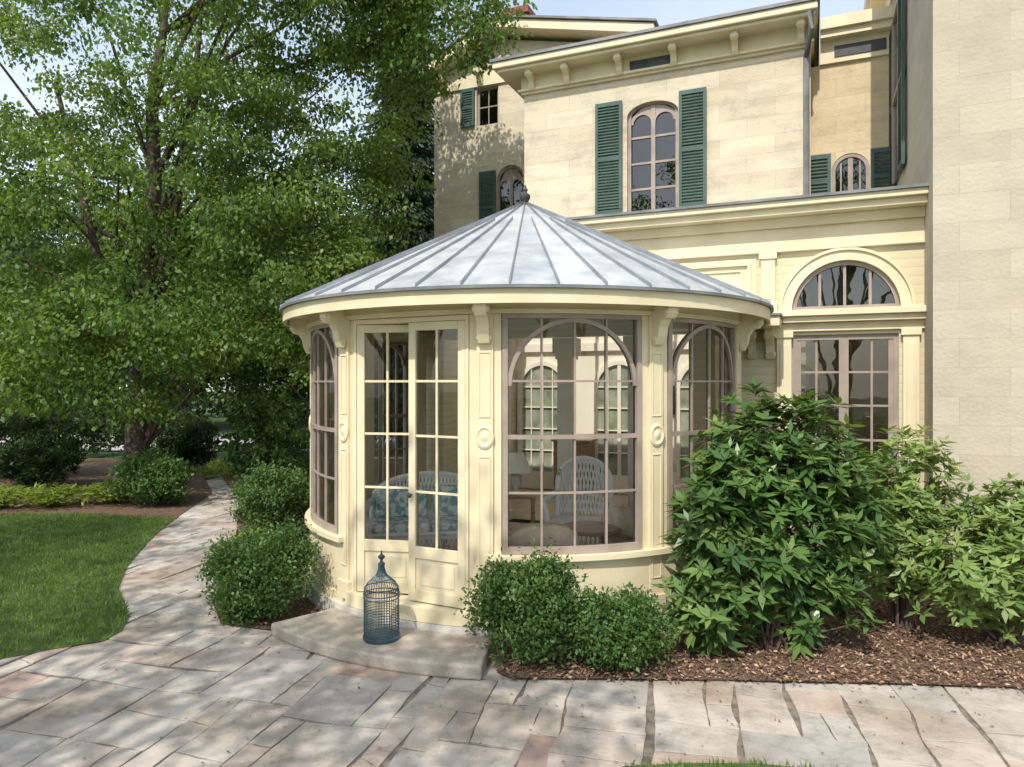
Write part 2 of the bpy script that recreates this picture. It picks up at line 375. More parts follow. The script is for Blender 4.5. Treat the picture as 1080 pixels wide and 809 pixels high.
for px in (563,600,655,712,776,845): cbracket(T(px,YM),YM-.05,7.67,h=.28,d=.26,w=.1)
v=MB(); a=T(664,YM-.06);b_=T(708,YM-.06); v.box(a,b_,YM-.062,YM-.02,7.42,7.6); P(v,'attic_vent','dark')
# left block gable
YL=6.2; lx0=T(458,YL); lx1=lx0+4.9; zt=9.45
lwx=T(538,YL); lwz0=4.2; lwzs=Z(536,186,YL)-.1; 
uwx=T(514,YL); uz0=Z(513,132,YL); uz1=Z(513,92,YL)
lw=wall_holes(lx0,lx1,0,zt,YL,YL+.35,[(lwx-.35,lwx+.35,lwz0,lwzs+.35),(uwx-.28,uwx+.28,uz0,uz1)])
spandrel(lw,lwx,lwzs,.35,YL,YL+.35)
lw.box(lx0,lx0+.35,YL+.35,YL+7,0,zt); lw.box(lx1-.35,lx1,YL+.35,YL+7,0,zt); lw.box(lx0,lx1,YL+7,YL+7.3,0,zt)
gx=T(528,YL); gz=zt+.7
lw.prism([(lx0,zt),(lx1,zt),(gx,gz)],YL,YL+.3); lw.prism([(lx0,zt),(lx1,zt),(gx,gz)],YL+7,YL+7.3)
P(lw,'left_wing_wall','stone')
arch_window(house,lwx,lwz0,lwzs,.35,YL+.10,hb=(lwz0+.7,lwz0+1.4))
w=empty('window',(uwx,YL+.1,0),parent=house); f=MB(); f.box(-.28,-.23,-.03,.05,uz0,uz1); f.box(.23,.28,-.03,.05,uz0,uz1); f.box(-.28,.28,-.035,.055,uz0-.05,uz0); f.box(-.23,.23,-.03,.05,uz1-.05,uz1); f.build('frame','taupe',w)
f=MB(); f.box(-.012,.012,-.02,.03,uz0,uz1-.05); f.box(-.23,.23,-.018,.028,(uz0+uz1)/2-.015,(uz0+uz1)/2+.015); f.build('muntin','taupe',w); g=MB(); g.box(-.23,.23,0,.006,uz0,uz1-.05); g.build('pane','glassd',w)
shutter(house,.42,1.7,T(514,YL-.05),YL-.05,lwzs-1.45); shutter(house,.36,uz1-uz0,T(493,YL-.05),YL-.05,uz0)
rf=MB()
for sg,xe in ((-1,lx0-.2),(1,lx1+.5)):
    ze=zt-.02
    rf.prism([(xe,ze),(gx,gz+.12),(gx,gz+.32),(xe,ze+.2)],YL-.4,YL+7.8)
rf=P(rf,'gable_cornice','cream')
rt=MB(); 
for xe in (lx0-.25,lx1+.56): rt.prism([(xe,zt+.19),(gx,gz+.33),(gx,gz+.38),(xe,zt+.24)],YL-.45,YL+7.9)
P(rt,'gable_roof','lead')
fb=MB(); fb.box(lx0-.05,lx1+.05,YL-.05,YL+.02,zt-.32,zt-.03); P(fb,'gable_frieze','cream')
for px in (470,508,560): cbracket(T(px,YL),YL-.05,zt-.04,h=.28,d=.28)
ch=MB(); cxh=T(550,YL+2); ch.box(cxh-.3,cxh+.3,YL+1.6,YL+2.2,zt+.3,11.55); ch.box(cxh-.36,cxh+.36,YL+1.54,YL+2.26,11.55,11.72); P(ch,'chimney','brickred')
# recess block
YR=3.4; xt=T(975,0)
rcx=T(897,YR); rr_=.27; rz0=Z(897,216,YR); rzs=Z(897,162,YR)-rr_
rw=wall_holes(xr,xt,0,7.2,YR,YR+.3,[(rcx-rr_,rcx+rr_,rz0,rzs+rr_)]); spandrel(rw,rcx,rzs,rr_,YR,YR+.3); rw.box(xr,xt,YR+3,YR+3.3,0,7.2); P(rw,'recess_wall','stonew')
arch_window(house,rcx,rz0,rzs,rr_,YR+.05,twin=False)
hsh=Z(897,161,YR)-rz0+.05
shutter(house,.38,hsh,rcx-rr_-.20,YR-.04,rz0-.05); shutter(house,.38,hsh,rcx+rr_+.20,YR-.04,rz0-.05)
c=MB(); c.box(xr+.13,xt,YR-.05,YR+3.3,7.2,7.55); P(c,'recess_frieze','cream')
c=MB(); c.box(xr+.14,xt,YR-.2,YR+3.4,7.55,7.66); c.box(xr+.14,xt,YR-.26,YR+3.4,7.66,7.84); P(c,'recess_cornice','cream')
v=MB(); v.box(T(880,YR-.06),T(935,YR-.06),YR-.065,YR-.03,7.28,7.45); P(v,'attic_vent','dark')
# tower
tw=MB(); tw.box(xt,xt+5,-.6,7,0,8.4); P(tw,'tower_wall','stoneg')
tf=MB(); tf.box(xt-.04,xt+5.05,-.65,7.05,8.0,8.42); P(tf,'tower_frieze','cream')
tcn=MB(); tcn.box(xt-.25,xt+5.5,-1.1,7.5,8.42,8.55); tcn.box(xt-.3,xt+5.57,-1.17,7.57,8.55,8.8); P(tcn,'tower_cornice','cream')
for yy in (.3,1.8,3.2): cbracket(xt-.04,yy,8.41,rz=-math.pi/2,h=.3,d=.2)
for yy in (1.75,2.98): shutter(house,.45,2.4,xt-.05,yy,5.0,rz=-math.pi/2)
tp=MB(); tp.box(-.38,.38,-.02,.02,0,2.3); e=empty('window',(xt-.02,2.36,5.05),-math.pi/2,parent=house); tp.build('pane','glassd',e)
tp=MB(); tp.box(-.4,-.35,-.05,.03,0,2.35); tp.box(.35,.4,-.05,.03,0,2.35); tp.box(-.35,.35,-.05,.03,2.3,2.35); tp.box(-.35,.35,-.05,.03,1.12,1.18); tp.build('frame','taupe',e)
# wing
XW0=-5.45; DZ=-.11
acx=T(891,0); ar=.56; azs=Z(891,327,0)
d0,d1=T(835,0),T(948,0)
ww=wall_holes(XW0,xt,0,3.9,0,.22,[(-5.15,-1.7,.28,2.78),(acx-ar,acx+ar,azs,azs+ar),(d0,d1,.28,2.72)])
spandrel(ww,acx,azs,ar,0,.22)
ww.box(XW0,XW0+.2,.22,.6,0,3.9); ww.box(XW0,XW0+.2,2.6,YM,0,3.9); ww.box(XW0,XW0+.2,.6,2.6,0,.6); ww.box(XW0,XW0+.2,.6,2.6,2.7,3.9)
P(ww,'garden_wing_wall','siding')
e=empty('window',(XW0+.1,1.6,0),-math.pi/2,parent=house)  # side window added to let more daylight into the wing room
f=MB(); f.box(-1,-.94,-.04,.04,.6,2.7); f.box(.94,1,-.04,.04,.6,2.7); f.box(-.94,.94,-.04,.04,.6,.68); f.box(-.94,.94,-.04,.04,2.63,2.7); f.box(-.03,.03,-.04,.04,.68,2.63); f.build('frame','taupe',e)
f=MB()
for x in (-.63,-.33,.33,.63): f.box(x-.011,x+.011,-.015,.015,.68,2.63)
for z in (1.17,1.66,2.15): f.box(-.94,.94,-.014,.014,z-.011,z+.011)
f.build('muntin','taupe',e); g=MB(); g.box(-.94,.94,-.002,.002,.68,2.63); g.build('pane','glass',e)
SX0,SX1,SY0,SY1=-5.1,-.4,.4,2.85  # ceiling opening for an added skylight that brightens the rooms
def slab_hole(mb,x0,x1,y0,y1,z0,z1):
    mb.box(x0,x1,y0,SY0,z0,z1); mb.box(x0,x1,SY1,y1,z0,z1); mb.box(x0,SX0,SY0,SY1,z0,z1); mb.box(SX1,x1,SY0,SY1,z0,z1)
wr_=MB(); slab_hole(wr_,XW0+.2,xt,.22,YM,3.1,3.2); P(wr_,'ceiling','creamin')
wfl=MB(); wfl.box(XW0+.2,xt,.0,YM,.1,.28); P(wfl,'floor','floor')
iw=MB(); iw.box(XW0+.2,xt,YM-.05,YM-.003,.28,3.88); iw.box(xt-.05,xt-.003,.22,YM-.05,.28,3.1); iw.box(XW0+.2,xt-.05,.225,.25,2.79,3.88); P(iw,'inner_wall','creamin')
for k,x in enumerate((-4.75,-3.35,-1.95,-.6)):
    e=empty('interior_window',(x,YM-.09,0),0,parent=house)
    f=MB(); f.box(-.45,-.38,-.03,.03,.3,2.1); f.box(.38,.45,-.03,.03,.3,2.1); f.ring(0,2.1,.38,.45,0,180,-.03,.03,24); f.box(-.38,.38,-.03,.03,.3,.6); f.box(-.03,.03,-.025,.03,.6,2.1+.37); f.build('frame','creamin',e)
    f=MB()
    for xx in (-.2,.2): f.box(xx-.01,xx+.01,-.015,.02,.6,2.1+math.sqrt(.38**2-xx*xx))
    for z in (.98,1.36,1.74,2.1): f.box(-.38,.38,-.013,.018,z-.01,z+.01)
    f.build('muntin','creamin',e)
    g=MB(); g.prism([(-.38,.6),(.38,.6)]+[(.38*math.cos(R(a)),2.1+.38*math.sin(R(a))) for a in range(0,181,10)],.02,.035); g.build('pane','interior_pane',e)
it=MB(); it.box(XW0+.2,xt-.05,YM-.07,YM-.05,.28,.42); it.box(XW0+.2,xt-.05,YM-.12,YM-.05,2.72,2.86); P(it,'inner_trim','creamin')
c=MB(); c.box(-4.35,xt,-.26,SY0-.1,4.19+DZ,4.27+DZ); c.box(-4.4,xt,-.32,SY0-.1,4.27+DZ,4.34+DZ); c.box(-4.2,xt,-.10,SY0-.1,4.08+DZ,4.19+DZ); c.box(-4.15,xt,-.04,-.003,3.84+DZ,4.08+DZ); c.box(-4.15,xt,0,SY0-.1,3.9,4.08+DZ); c.box(-4.2,xt,-.06,-.003,3.80+DZ,3.84+DZ); P(c,'wing_cornice','cream',bevel=.008)
c=MB(); c.box(-4.42,xt,-.35,SY0-.1,4.34+DZ,4.37+DZ); c.box(SX1,xt,SY0-.1,YM,3.9,3.95); c.box(XW0,SX0,0,YM,3.9,3.92); c.box(SX0,SX1,SY1,YM,3.9,3.95); P(c,'wing_roof','lead')
sk=MB()  # unseen skylight, added in the wing roof to bring daylight inside
for i in range(8):
    x=SX0+(SX1-SX0)*i/7; sk.box(x-.03,x+.03,SY0-.1,SY1,3.95,4.0)
P(sk,'added_skylight_bar','cream'); sk=MB(); sk.box(SX0,SX1,SY0-.1,SY1,4.0,4.005); P(sk,'added_skylight_pane','glass')
tc_=MB(); tc_.box(-.95,xt,-.16,-.003,2.93,3.0); tc_.box(-.95,xt,-.11,-.003,2.86,2.93); tc_.box(-.95,xt,-.04,-.003,2.76,2.86); P(tc_,'transom_cornice','cream',bevel=.006)
for px,za,zb in ((810,3.0,3.69),(827,.2,2.76),(961,.2,2.76)):
    x=T(px,-.03); pl=MB(); pl.box(x-.08,x+.08,-.05,-.003,za,zb); pl.box(x-.045,x+.045,-.062,-.05,za+.15,zb-.15); pl.box(x-.1,x+.1,-.07,-.003,zb-.07,zb-.001); pl.box(x-.1,x+.1,-.07,-.003,za+.001,za+.1); P(pl,'pilaster','cream',bevel=.005)
pn=MB(); xa,xb=T(640,0),T(798,0); za,zb=3.02,3.64
pn.box(xa,xb,-.015,-.003,za,zb)
def strip(p,q,w=.04,y0=-.05,y1=-.015):
    p=Vector(p);q=Vector(q); d=(q-p).normalized(); n_=Vector((-d.y,d.x))*w/2
    pn.prism([tuple(p-n_),tuple(q-n_),tuple(q+n_),tuple(p+n_)],y0,y1)
xr2=xb-.08; xl2=T(690,0)
strip((xl2,zb-.06),(xr2+.02,zb-.06)); strip((xr2,zb-.08),(xr2,3.10)); strip((xl2,zb-.09),(xr2-.025,3.09),y0=-.048)
strip((xl2+.32,zb-.14),(xr2-.09,zb-.14),.02,-.034); strip((xr2-.09,zb-.15),(xr2-.09,3.24),.02,-.034); strip((xl2+.34,zb-.15),(xr2-.1,3.23),.02,-.033)
P(pn,'wall_panel','cream')
at_=MB(); at_.ring(acx,azs,ar,ar+.11,0,180,-.03,-.003,32); at_.ring(acx,azs,ar+.11,ar+.14,0,180,-.055,-.003,32); P(at_,'arch_trim','cream')
e=empty('window',(acx,.06,0),parent=house)
f=MB(); f.ring(0,azs,ar-.05,ar,0,180,-.04,.05,32); f.box(-ar,ar,-.045,.055,azs-.0,azs+.05); f.build('frame','taupe',e)
f=MB()
for x in (-.26,0,.26): f.box(x-.015,x+.015,-.02,.03,azs+.05,azs+math.sqrt((ar-.04)**2-x*x))
f.build('muntin','taupe',e)
g=MB(); g.prism([(ar*math.cos(R(a)),azs+ar*math.sin(R(a))) for a in range(0,181,8)],0,.004); g.build('pane','glassd',e)
e=empty('window',((d0+d1)/2,.07,0),parent=house); W=(d1-d0)/2
f=MB(); f.box(-W,-W+.05,-.04,.05,.28,2.72); f.box(W-.05,W,-.04,.05,.28,2.72); f.box(-W+.05,W-.05,-.04,.05,2.66,2.72); f.box(-.05,.05,-.045,.05,.28,2.66); f.box(-W+.05,W-.05,-.038,.045,.28,.75); f.box(-W+.05,-W+.1,-.03,.04,.75,2.66); f.box(W-.1,W-.05,-.03,.04,.75,2.66); f.build('frame','taupe',e)
f=MB()
for sg in (-1,1): f.box(sg*W*.52-.012,sg*W*.52+.012,-.02,.03,.75,2.66)
for z in (1.13,1.52,1.91,2.29): f.box(-W+.1,W-.1,-.018,.028,z-.012,z+.012)
f.build('muntin','taupe',e); g=MB(); g.box(-W+.05,W-.05,0,.004,.75,2.66); g.build('pane','glassd',e)
ds=MB(); ds.tube([(xr+.0,YM-.42,7.7),(xr+.0,YM-.42,7.45),(xr-.06,YM-.1,7.15),(xr-.06,YM-.1,4.2)],.045,8); P(ds,'downspout','lead',smooth=True)
lt=MB(); lt.box(xt-.3,xt-.15,YR-.3,YR-.15,4.4,4.65); lt.box(xt-.27,xt-.18,YR-.27,YR-.18,4.65,4.73); lt.tube([(xt-.22,YR-.22,3.95),(xt-.22,YR-.22,4.4)],.03); P(lt,'roof_vent','curb')
le_=MB(); le_.box(-2.1,-.66,-.62,-.165,2.79,2.905); P(le_,'link_eave','cream',bevel=.01)
le_=MB(); le_.box(-2.1,-.64,-.645,-.05,2.906,2.93); P(le_,'link_eave_edge','lead')
for px in (793,812): cbracket(T(px,-.1),-.004,2.79,h=.34,d=.3,w=.09,name='scroll_bracket')
# ------------------------------------------------------------------ PAVILION
CX,CY,RR=.15,8.2,2.36; RE=2.66
PH0=-9.0
pav=empty('round_pavilion',(CX,CY,0),0,'round cream glazed garden pavilion with conical grey metal roof, double doors and arched windows','conservatory')
def warp(mb): return mb.warp(lambda s,r,z:((RR-r)*math.sin(s/RR),-(RR-r)*math.cos(s/RR),z))
def arc(d): return R(d)*RR
WX,WY=st,ct
def clip(o,dist=1.2-.0):
    me=o.data; bm=bmesh.new(); bm.from_mesh(me)
    bmesh.ops.bisect_plane(bm,geom=bm.verts[:]+bm.edges[:]+bm.faces[:],plane_co=(WX*dist,WY*dist,0),plane_no=(WX,WY,0),clear_outer=True)
    bm.to_mesh(me); bm.free()
dl=toloc(CX,CY)[1]; WD=-dl
def ringpart(name,mat,r_out,r_in,z0,z1,a0=-180,a1=180,clipit=True,n=96,smooth=True):
    mb=MB(); mb.box(arc(a0),arc(a1),-(r_out-RR),-(r_in-RR),z0,z1,n=n); warp(mb)
    o=mb.build(name,mat,pav,smooth=smooth)
    if clipit: clip(o,WD-.004)
    return o
ringpart('plinth','curb',2.44,2.2,0,.16)
for a,b in ((-9,180),(-180,-45)):
    ringpart('base_wall','cream',2.385,2.30,.16,.70,a,b)
    ringpart('base_moulding','cream',2.405,2.386,.16,.24,a,b); ringpart('sill','cream',2.44,2.28,.71,.755,a,b)
ringpart('frieze','cream',2.40,2.30,2.735,2.86)
ringpart('frieze_moulding','cream',2.42,2.401,2.75,2.77)
ringpart('soffit','cream',RE-.03,2.28,2.86,2.875)
ringpart('fascia','cream',RE,RE-.03,2.79,2.905)
ringpart('roof_drip_edge','lead',RE+.035,RE-.02,2.906,2.93)
ringpart('pavilion_floor','floor',2.30,.02,.17,.275,clipit=True)
ringpart('threshold','cream',2.43,2.18,.165,.28,-43,-11,False,12)
NS=44; apz=4.24; rb=RE+.03; zb=2.932
mb=MB()
def cone(a,r,dz=0): return (r*math.sin(a),-r*math.cos(a),zb+(apz-zb)*(1-r/rb)+dz)
for i in range(NS):
    a0=2*math.pi*i/NS+.08; a1=a0+2*math.pi/NS
    rn=random.random()
    for j in range(3):
        b0=a0+(a1-a0)*j/3; b1=a0+(a1-a0)*(j+1)/3
        for r0,r1 in ((rb,1.6),(1.6,.06)):
            mb.add([cone(b0,r0),cone(b1,r0),cone(b1,r1),cone(b0,r1)],[(0,1,2,3)],rn if r0==rb else (rn*.6+.3))
roof=mb.build('roof','zinc',pav)
bm=bmesh.new(); bm.from_mesh(roof.data); bmesh.ops.remove_doubles(bm,verts=bm.verts,dist=.001); bm.to_mesh(roof.data); bm.free()
clip(roof,WD-.004)
mb=MB()
for i in range(NS):
    a=2*math.pi*i/NS+.08; ca,sa=math.cos(a),math.sin(a)
    p0=Vector(cone(a,rb)); p1=Vector(cone(a,.07 if i%2 else .7)); side=Vector((ca,sa,0))*.007; up=Vector((0,0,.028))
    vs=[p0-side,p0+side,p0+side+up,p0-side+up,p1-side*.5,p1+side*.5,p1+side*.5+up,p1-side*.5+up]
    mb.add(vs,[(0,1,2,3),(7,6,5,4),(0,4,5,1),(1,5,6,2),(2,6,7,3),(3,7,4,0)],.5)
sm=mb.build('standing_seam','seam',roof); clip(sm,WD-.004)
mb=MB(); mb.lathe([(.11,apz-.09),(.09,apz-.03),(.04,apz),(.045,apz+.03),(.06,apz+.05),(.06,apz+.09),(.03,apz+.115),(.022,apz+.13),(.035,apz+.15),(.022,apz+.17),(.006,apz+.21)],16); fn=mb.build('finial','dark',roof,smooth=True)
mb=MB()
for i in range(48):
    a0=2*math.pi*i/48; a1=a0+2*math.pi/48
    mb.add([cone(a0,2.6,-.06),cone(a1,2.6,-.06),cone(a1,.02,-.06),cone(a0,.02,-.06)],[(0,1,2,3)])
ce=mb.build('ceiling','creamin',pav); clip(ce,WD-.004)
mb=MB()
for i in range(24):
    a=2*math.pi*(i+.5)/24; p0=Vector(cone(a,2.3,-.12)); p1=Vector(cone(a,.1,-.12)); mb.tube([p0,p1],.03,4)
rfo=mb.build('rafter','creamin',pav); clip(rfo,WD-.02)
def post(phi,w=.27):
    e=empty('post',(RR*math.sin(R(phi)),-RR*math.cos(R(phi)),0),R(phi),parent=pav)
    m=MB(); m.box(-w/2,w/2,-.005,.09,.28,2.734); m.box(-.07,.07,-.03,-.005,.28,2.734)
    m.box(-.09,.09,-.045,-.005,.20,.36)
    for a,b in ((.50,1.56),(1.88,2.42)):
        m.box(-.05,-.04,-.037,-.03,a,b); m.box(.04,.05,-.037,-.03,a,b); m.box(-.04,.04,-.037,-.03,a,a+.01); m.box(-.04,.04,-.037,-.03,b-.01,b)
    m.build('post_board','cream',e,bevel=.003)
    rs=MB(); rs.lathe([(.078,0),(.078,.010),(.062,.018),(.052,.008),(.032,.008),(.022,.016),(.002,.018)],20)
    rs.v=[(x,-.03-z,1.72+y*1.25) for x,y,z in rs.v]; rs.build('rosette','cream',e,smooth=True)
    cbracket(0,-.03,2.83,h=.34,d=.22,w=.10,parent=e,name='scroll_bracket')
    return e
for k in (-4,-3,-2,-1,0,1,2,3):
    ph=PH0+36*k
    if k==-4: ph=-140
    if k==3: ph=96
    post(ph, .27)
def pwindow(phc,half,mat='taupe'):
    e=empty('window',(0,0,0),R(phc),parent=pav)
    z0,z1=.757,2.732; hw=half; n=12; fw=.045
    f=MB(); f.box(-hw,-hw+fw,-.02,.05,z0,z1); f.box(hw-fw,hw,-.02,.05,z0,z1); f.box(-hw+fw,hw-fw,-.02,.05,z0,z0+.06,n); f.box(-hw+fw,hw-fw,-.02,.05,z1-.035,z1,n)
    zm=1.72; f.box(-hw+fw,hw-fw,-.012,.045,zm-.018,zm+.018,n)
    warp(f).build('frame',mat,e,smooth=True)
    a=MB(); ra=hw-fw+.004; a.ring(0,z1-.035-ra*1.0+.003,ra-.035,ra,0,180,-.008,.04,36)
    warp(a).build('arch_bar',mat,e,smooth=True)
    m=MB(); mw=.009
    for i in (1,2,3):
        x=-hw+fw+(2*hw-2*fw)*i/4; m.box(x-mw,x+mw,0,.035,z0+.06,zm-.018); m.box(x-mw,x+mw,0,.035,zm+.018,z1-.035)
    for z in ((z0+zm)/2+.02,zm+.46): m.box(-hw+fw,hw-fw,.002,.033,z-mw,z+mw,n)
    warp(m).build('muntin',mat,e)
    g=MB()
    for i in range(16):
        x0=-hw+fw+(2*hw-2*fw)*i/16; x1=-hw+fw+(2*hw-2*fw)*(i+1)/16
        g.add([(x0,.018,z0+.06),(x1,.018,z0+.06),(x1,.018,z1-.035),(x0,.018,z1-.035)],[(0,1,2,3)])
    warp(g).build('pane','glass',e,smooth=True)
    return e
hwid=arc(18)-.142
for k in (0,1,-2,-3): pwindow(PH0+36*k+18,hwid)
pwindow((PH0+72+96)/2,arc((96-(PH0+72))/2)-.14)
pwindow((-140+PH0-108)/2, arc((PH0-108+140)/2)-.14)
# doors
pa,pb=PH0-36,PH0
ao=math.asin(.135/RR)*180/math.pi
A=Vector((RR*math.sin(R(pa+ao+.0)),-RR*math.cos(R(pa+ao)),0)); B=Vector((RR*math.sin(R(pb-ao)),-RR*math.cos(R(pb-ao)),0))
ch_=(B-A); Lc=ch_.length; ang=math.atan2(ch_.y,ch_.x)
fr=MB(); fr.box(0,.03,-.02,.08,.28,2.73); fr.box(Lc-.03,Lc,-.02,.08,.28,2.73); fr.box(.03,Lc-.03,-.02,.08,2.69,2.73)
fr.build('door_frame','cream',pav,loc=A,rz=ang)
lw_=(Lc-.06)/2-.003
def leaf(left):
    h0,h1=.29,2.685; w=lw_
    e=empty('door',(0,0,0),0,parent=pav)
    f=MB(); stl=.07
    f.box(0,stl,-.022,.022,h0,h1); f.box(w-stl,w,-.022,.022,h0,h1); f.box(stl,w-stl,-.022,.022,h1-.07,h1); f.box(stl,w-stl,-.022,.022,h0,h0+.1); f.box(stl,w-stl,-.022,.022,.66,.76)
    f.box(stl,w-stl,-.008,.008,h0+.1,.66); f.box(stl+.04,w-stl-.04,-.014,-.008,h0+.14,.62)
    f.build('door_frame_panel','cream',e,bevel=.003)
    m=MB(); a,b=stl,w-stl; mw=.010
    m.box((a+b)/2-mw,(a+b)/2+mw,-.014,.014,.76,h1-.07)
    for z in (1.23,1.71,2.18): m.box(a,b,-.013,.013,z-mw,z+mw)
    m.build('muntin','cream',e)
    g=MB(); g.box(a,b,-.002,.002,.76,h1-.07); g.build('pane','glass',e)
    k=MB(); xx=w-stl/2 if left else stl/2
    k.lathe([(.008,0),(.008,.02),(.02,.028),(.022,.04),(.008,.052)],14); k.v=[(xx+x,-.022-z,1.2+y) for x,y,z in k.v]; k.build('door_knob','dark',e,smooth=True)
    return e
le=leaf(True); dirc=ch_.normalized()
le.location=A+dirc*.032; le.rotation_euler[2]=ang+R(17)
re_=leaf(False); re_.location=A+dirc*(Lc-.032-lw_); re_.rotation_euler[2]=ang
# ------------------------------------------------------------------ doorstep
mb=MB(); mb.box(arc(-46.5),arc(-7),-(3.06-RR),-(2.445-RR),0,.11,n=24); warp(mb)
stp=mb.build('stone_doorstep','concrete',loc=(CX,CY,0),bevel=.018); tag(stp,'curved grey stone doorstep in front of the pavilion double doors','doorstep')
# ------------------------------------------------------------------ birdcage
bc=empty('birdcage',(-1.05,5.72,.111),0,'dark teal wire birdcage with domed top standing on the curved doorstep','birdcage'); bc.scale=(.96,.96,.98)
b=MB(); b.lathe([(.150,0),(.155,.01),(.155,.03),(.146,.035),(.01,.036)],28); b.build('base','blue',bc,smooth=True)
prof=[(.145,.03),(.145,.34),(.148,.37),(.14,.42),(.115,.46),(.08,.49),(.05,.515),(.032,.55),(.022,.60)]
b=MB()
for i in range(40):
    a=2*math.pi*i/40; b.tube([(r*math.cos(a),r*math.sin(a),z) for r,z in prof],.0024,4)
b.build('wire','blue',bc)
b=MB()
for r,z in [(.146,.045+.022*i) for i in range(11)]+[(.147,.34),(.148,.37),(.141,.42),(.08,.49),(.033,.55)]: b.tube([(r*math.cos(2*math.pi*j/24),r*math.sin(2*math.pi*j/24),z) for j in range(24)],.005 if z>.3 else .0025,5,True)
b.build('hoop','blue',bc)
b=MB(); b.lathe([(.02,.59),(.03,.60),(.03,.615),(.012,.63),(.01,.645),(.028,.66),(.03,.675),(.01,.69),(.004,.72)],14); b.build('finial','blue',bc,smooth=True)
# ------------------------------------------------------------------ interior furniture
FZ=.281
def wicker(name,loc,rz,w,label,cat,cush,hb=.9):
    e=empty(name,loc,rz,label,cat); d=.55
    fr=MB(); zr=hb-.28
    arcp=[(-w/2,d/2,.35)]+[(w/2*math.cos(math.pi-math.pi*i/12)*(1),d/2+.05,zr+.28*math.sin(math.pi*i/12)) for i in range(13)]+[(w/2,d/2,.35)]
    fr.tube(arcp,.03,6)
    for s in (-1,1): fr.tube([(s*w/2,d/2,.62),(s*(w/2+.03),0,.62),(s*(w/2+.03),-d/2,.60),(s*w/2,-d/2-.02,.45),(s*w/2,-d/2,.2)],.035,6)
    fr.tube([(-w/2,-d/2,.36),(w/2,-d/2,.36)],.025); fr.build('frame','white',e,smooth=True)
    bk=MB(); n=int(w/.04)
    for i in range(1,n):
        x=-w/2+w*i/n; top=zr+.28*math.sqrt(max(0,1-(2*x/w)**2))
        for dx in (-.09,.09): bk.tube([(x,d/2+.01,.38),(max(-w/2,min(w/2,x+dx*.8)),d/2+.045,(.38+top)/2),(x,d/2+.05,top)],.010,4)
    bk.build('backrest','white',e)
    s_=MB(); s_.box(-w/2,w/2,-d/2,d/2,.30,.36); s_.build('seat','white',e,bevel=.01)
    sk=MB()
    for i in range(int(w/.05)): 
        x=-w/2+.025+i*.05; sk.tube([(x-.02,-d/2,.14),(x+.02,-d/2,.3)],.008,4); sk.tube([(x+.02,-d/2,.14),(x-.02,-d/2,.3)],.008,4)
    sk.build('apron','white',e)
    for sx in (-1,1):
        for sy in (-1,1):
            l=MB(); l.tube([(sx*(w/2-.02),sy*(d/2-.02),0),(sx*(w/2-.02),sy*(d/2-.02),.32)],.022,8); l.build('leg','white',e,smooth=True)
    if cush:
        nn=max(1,int(w/.6))
        for i in range(nn):
            c0=-w/2+.02+i*(w-.04)/nn; c1=c0+(w-.04)/nn-.01
            q=MB(); q.box(c0,c1,-d/2+.02,d/2-.08,.361,.46); q.build('seat_cushion',cush,e,bevel=.03)
            q=MB(); q.box(c0+.03,c1-.03,d/2-.14,d/2-.02,.46,.78); q.build('back_cushion',cush,e,bevel=.04)
    return e
wicker('wicker_sofa',(-.85,7.45,FZ),R(8),1.25,'white wicker sofa with blue green cushions seen through the right door','sofa','cushion')
wicker('wicker_armchair',(.75,7.9,FZ),R(-15),.62,'tall white wicker armchair with round latticed back, seen through the middle arched window','armchair',None,1.02)
def armchair(loc,rz,label):
    e=empty('upholstered_armchair',loc,rz,label,'armchair')
    b=MB(); b.box(-.33,.33,-.3,.3,.12,.34); b.build('seat_base','beige',e,bevel=.03)
    b=MB(); b.box(-.27,.27,-.3,.22,.341,.46); b.build('seat_cushion','beige',e,bevel=.04)
    b=MB(); b.prism([(-.36,.34),(.36,.34),(.34,.52),(.25,.60),(.1,.64),(-.1,.64),(-.25,.60),(-.34,.52)],.22,.36); b.build('backrest','beige',e,bevel=.04)
    for s in (-1,1):
        b=MB(); b.box(s*.345-.065,s*.345+.065,-.3,.2,.12,.52); b.build('arm','beige',e,bevel=.05)
        for t in (-1,1):
            l=MB(); l.lathe([(.015,0),(.025,.12)],8,(s*.27,t*.24,0)); l.build('leg','wood',e)
armchair((.18,6.6,FZ),R(195),'beige upholstered armchair with its back to the middle window, left one of the pair')
armchair((1.4,7.3,FZ),R(120),'beige upholstered armchair beside the middle window, right one of the pair')
tb=empty('coffee_table',(.78,7.15,FZ),0,'low round wooden table between the armchairs inside the pavilion','table')
b=MB(); b.lathe([(.28,.40),(.30,.41),(.30,.43),(.29,.44)],28); b.build('table_top','wood',tb,smooth=True)
for i in range(4):
    a=R(45+90*i); b=MB(); b.tube([(.25*math.cos(a),.25*math.sin(a),0),(.2*math.cos(a),.2*math.sin(a),.4)],[.015,.022],8); b.build('leg','wood',tb)
def lamp_table(x,y,lt_,ll_):
    tb2=empty('side_table',(x,y,FZ),0,lt_,'table')
    b=MB(); b.box(-.22,.22,-.22,.22,.58,.61); b.build('table_top','wood',tb2)
    for sx in (-1,1):
        for sy in (-1,1): b=MB(); b.box(sx*.19-.018,sx*.19+.018,sy*.19-.018,sy*.19+.018,0,.58); b.build('leg','wood',tb2)
    lp=empty('table_lamp',(x,y,FZ+.611),0,ll_,'lamp')
    b=MB(); b.lathe([(.07,0),(.07,.015),(.03,.04),(.06,.12),(.05,.2),(.015,.25),(.012,.3)],16); b.build('lamp_base','curb',lp,smooth=True)
    b=MB(); b.lathe([(.18,.25),(.09,.47)],20); b.build('lamp_shade','shade',lp,smooth=True)
lamp_table(.05,8.2,'small wooden side table left of the round backed wicker armchair','table lamp with cream cone shade left of the round backed wicker armchair')
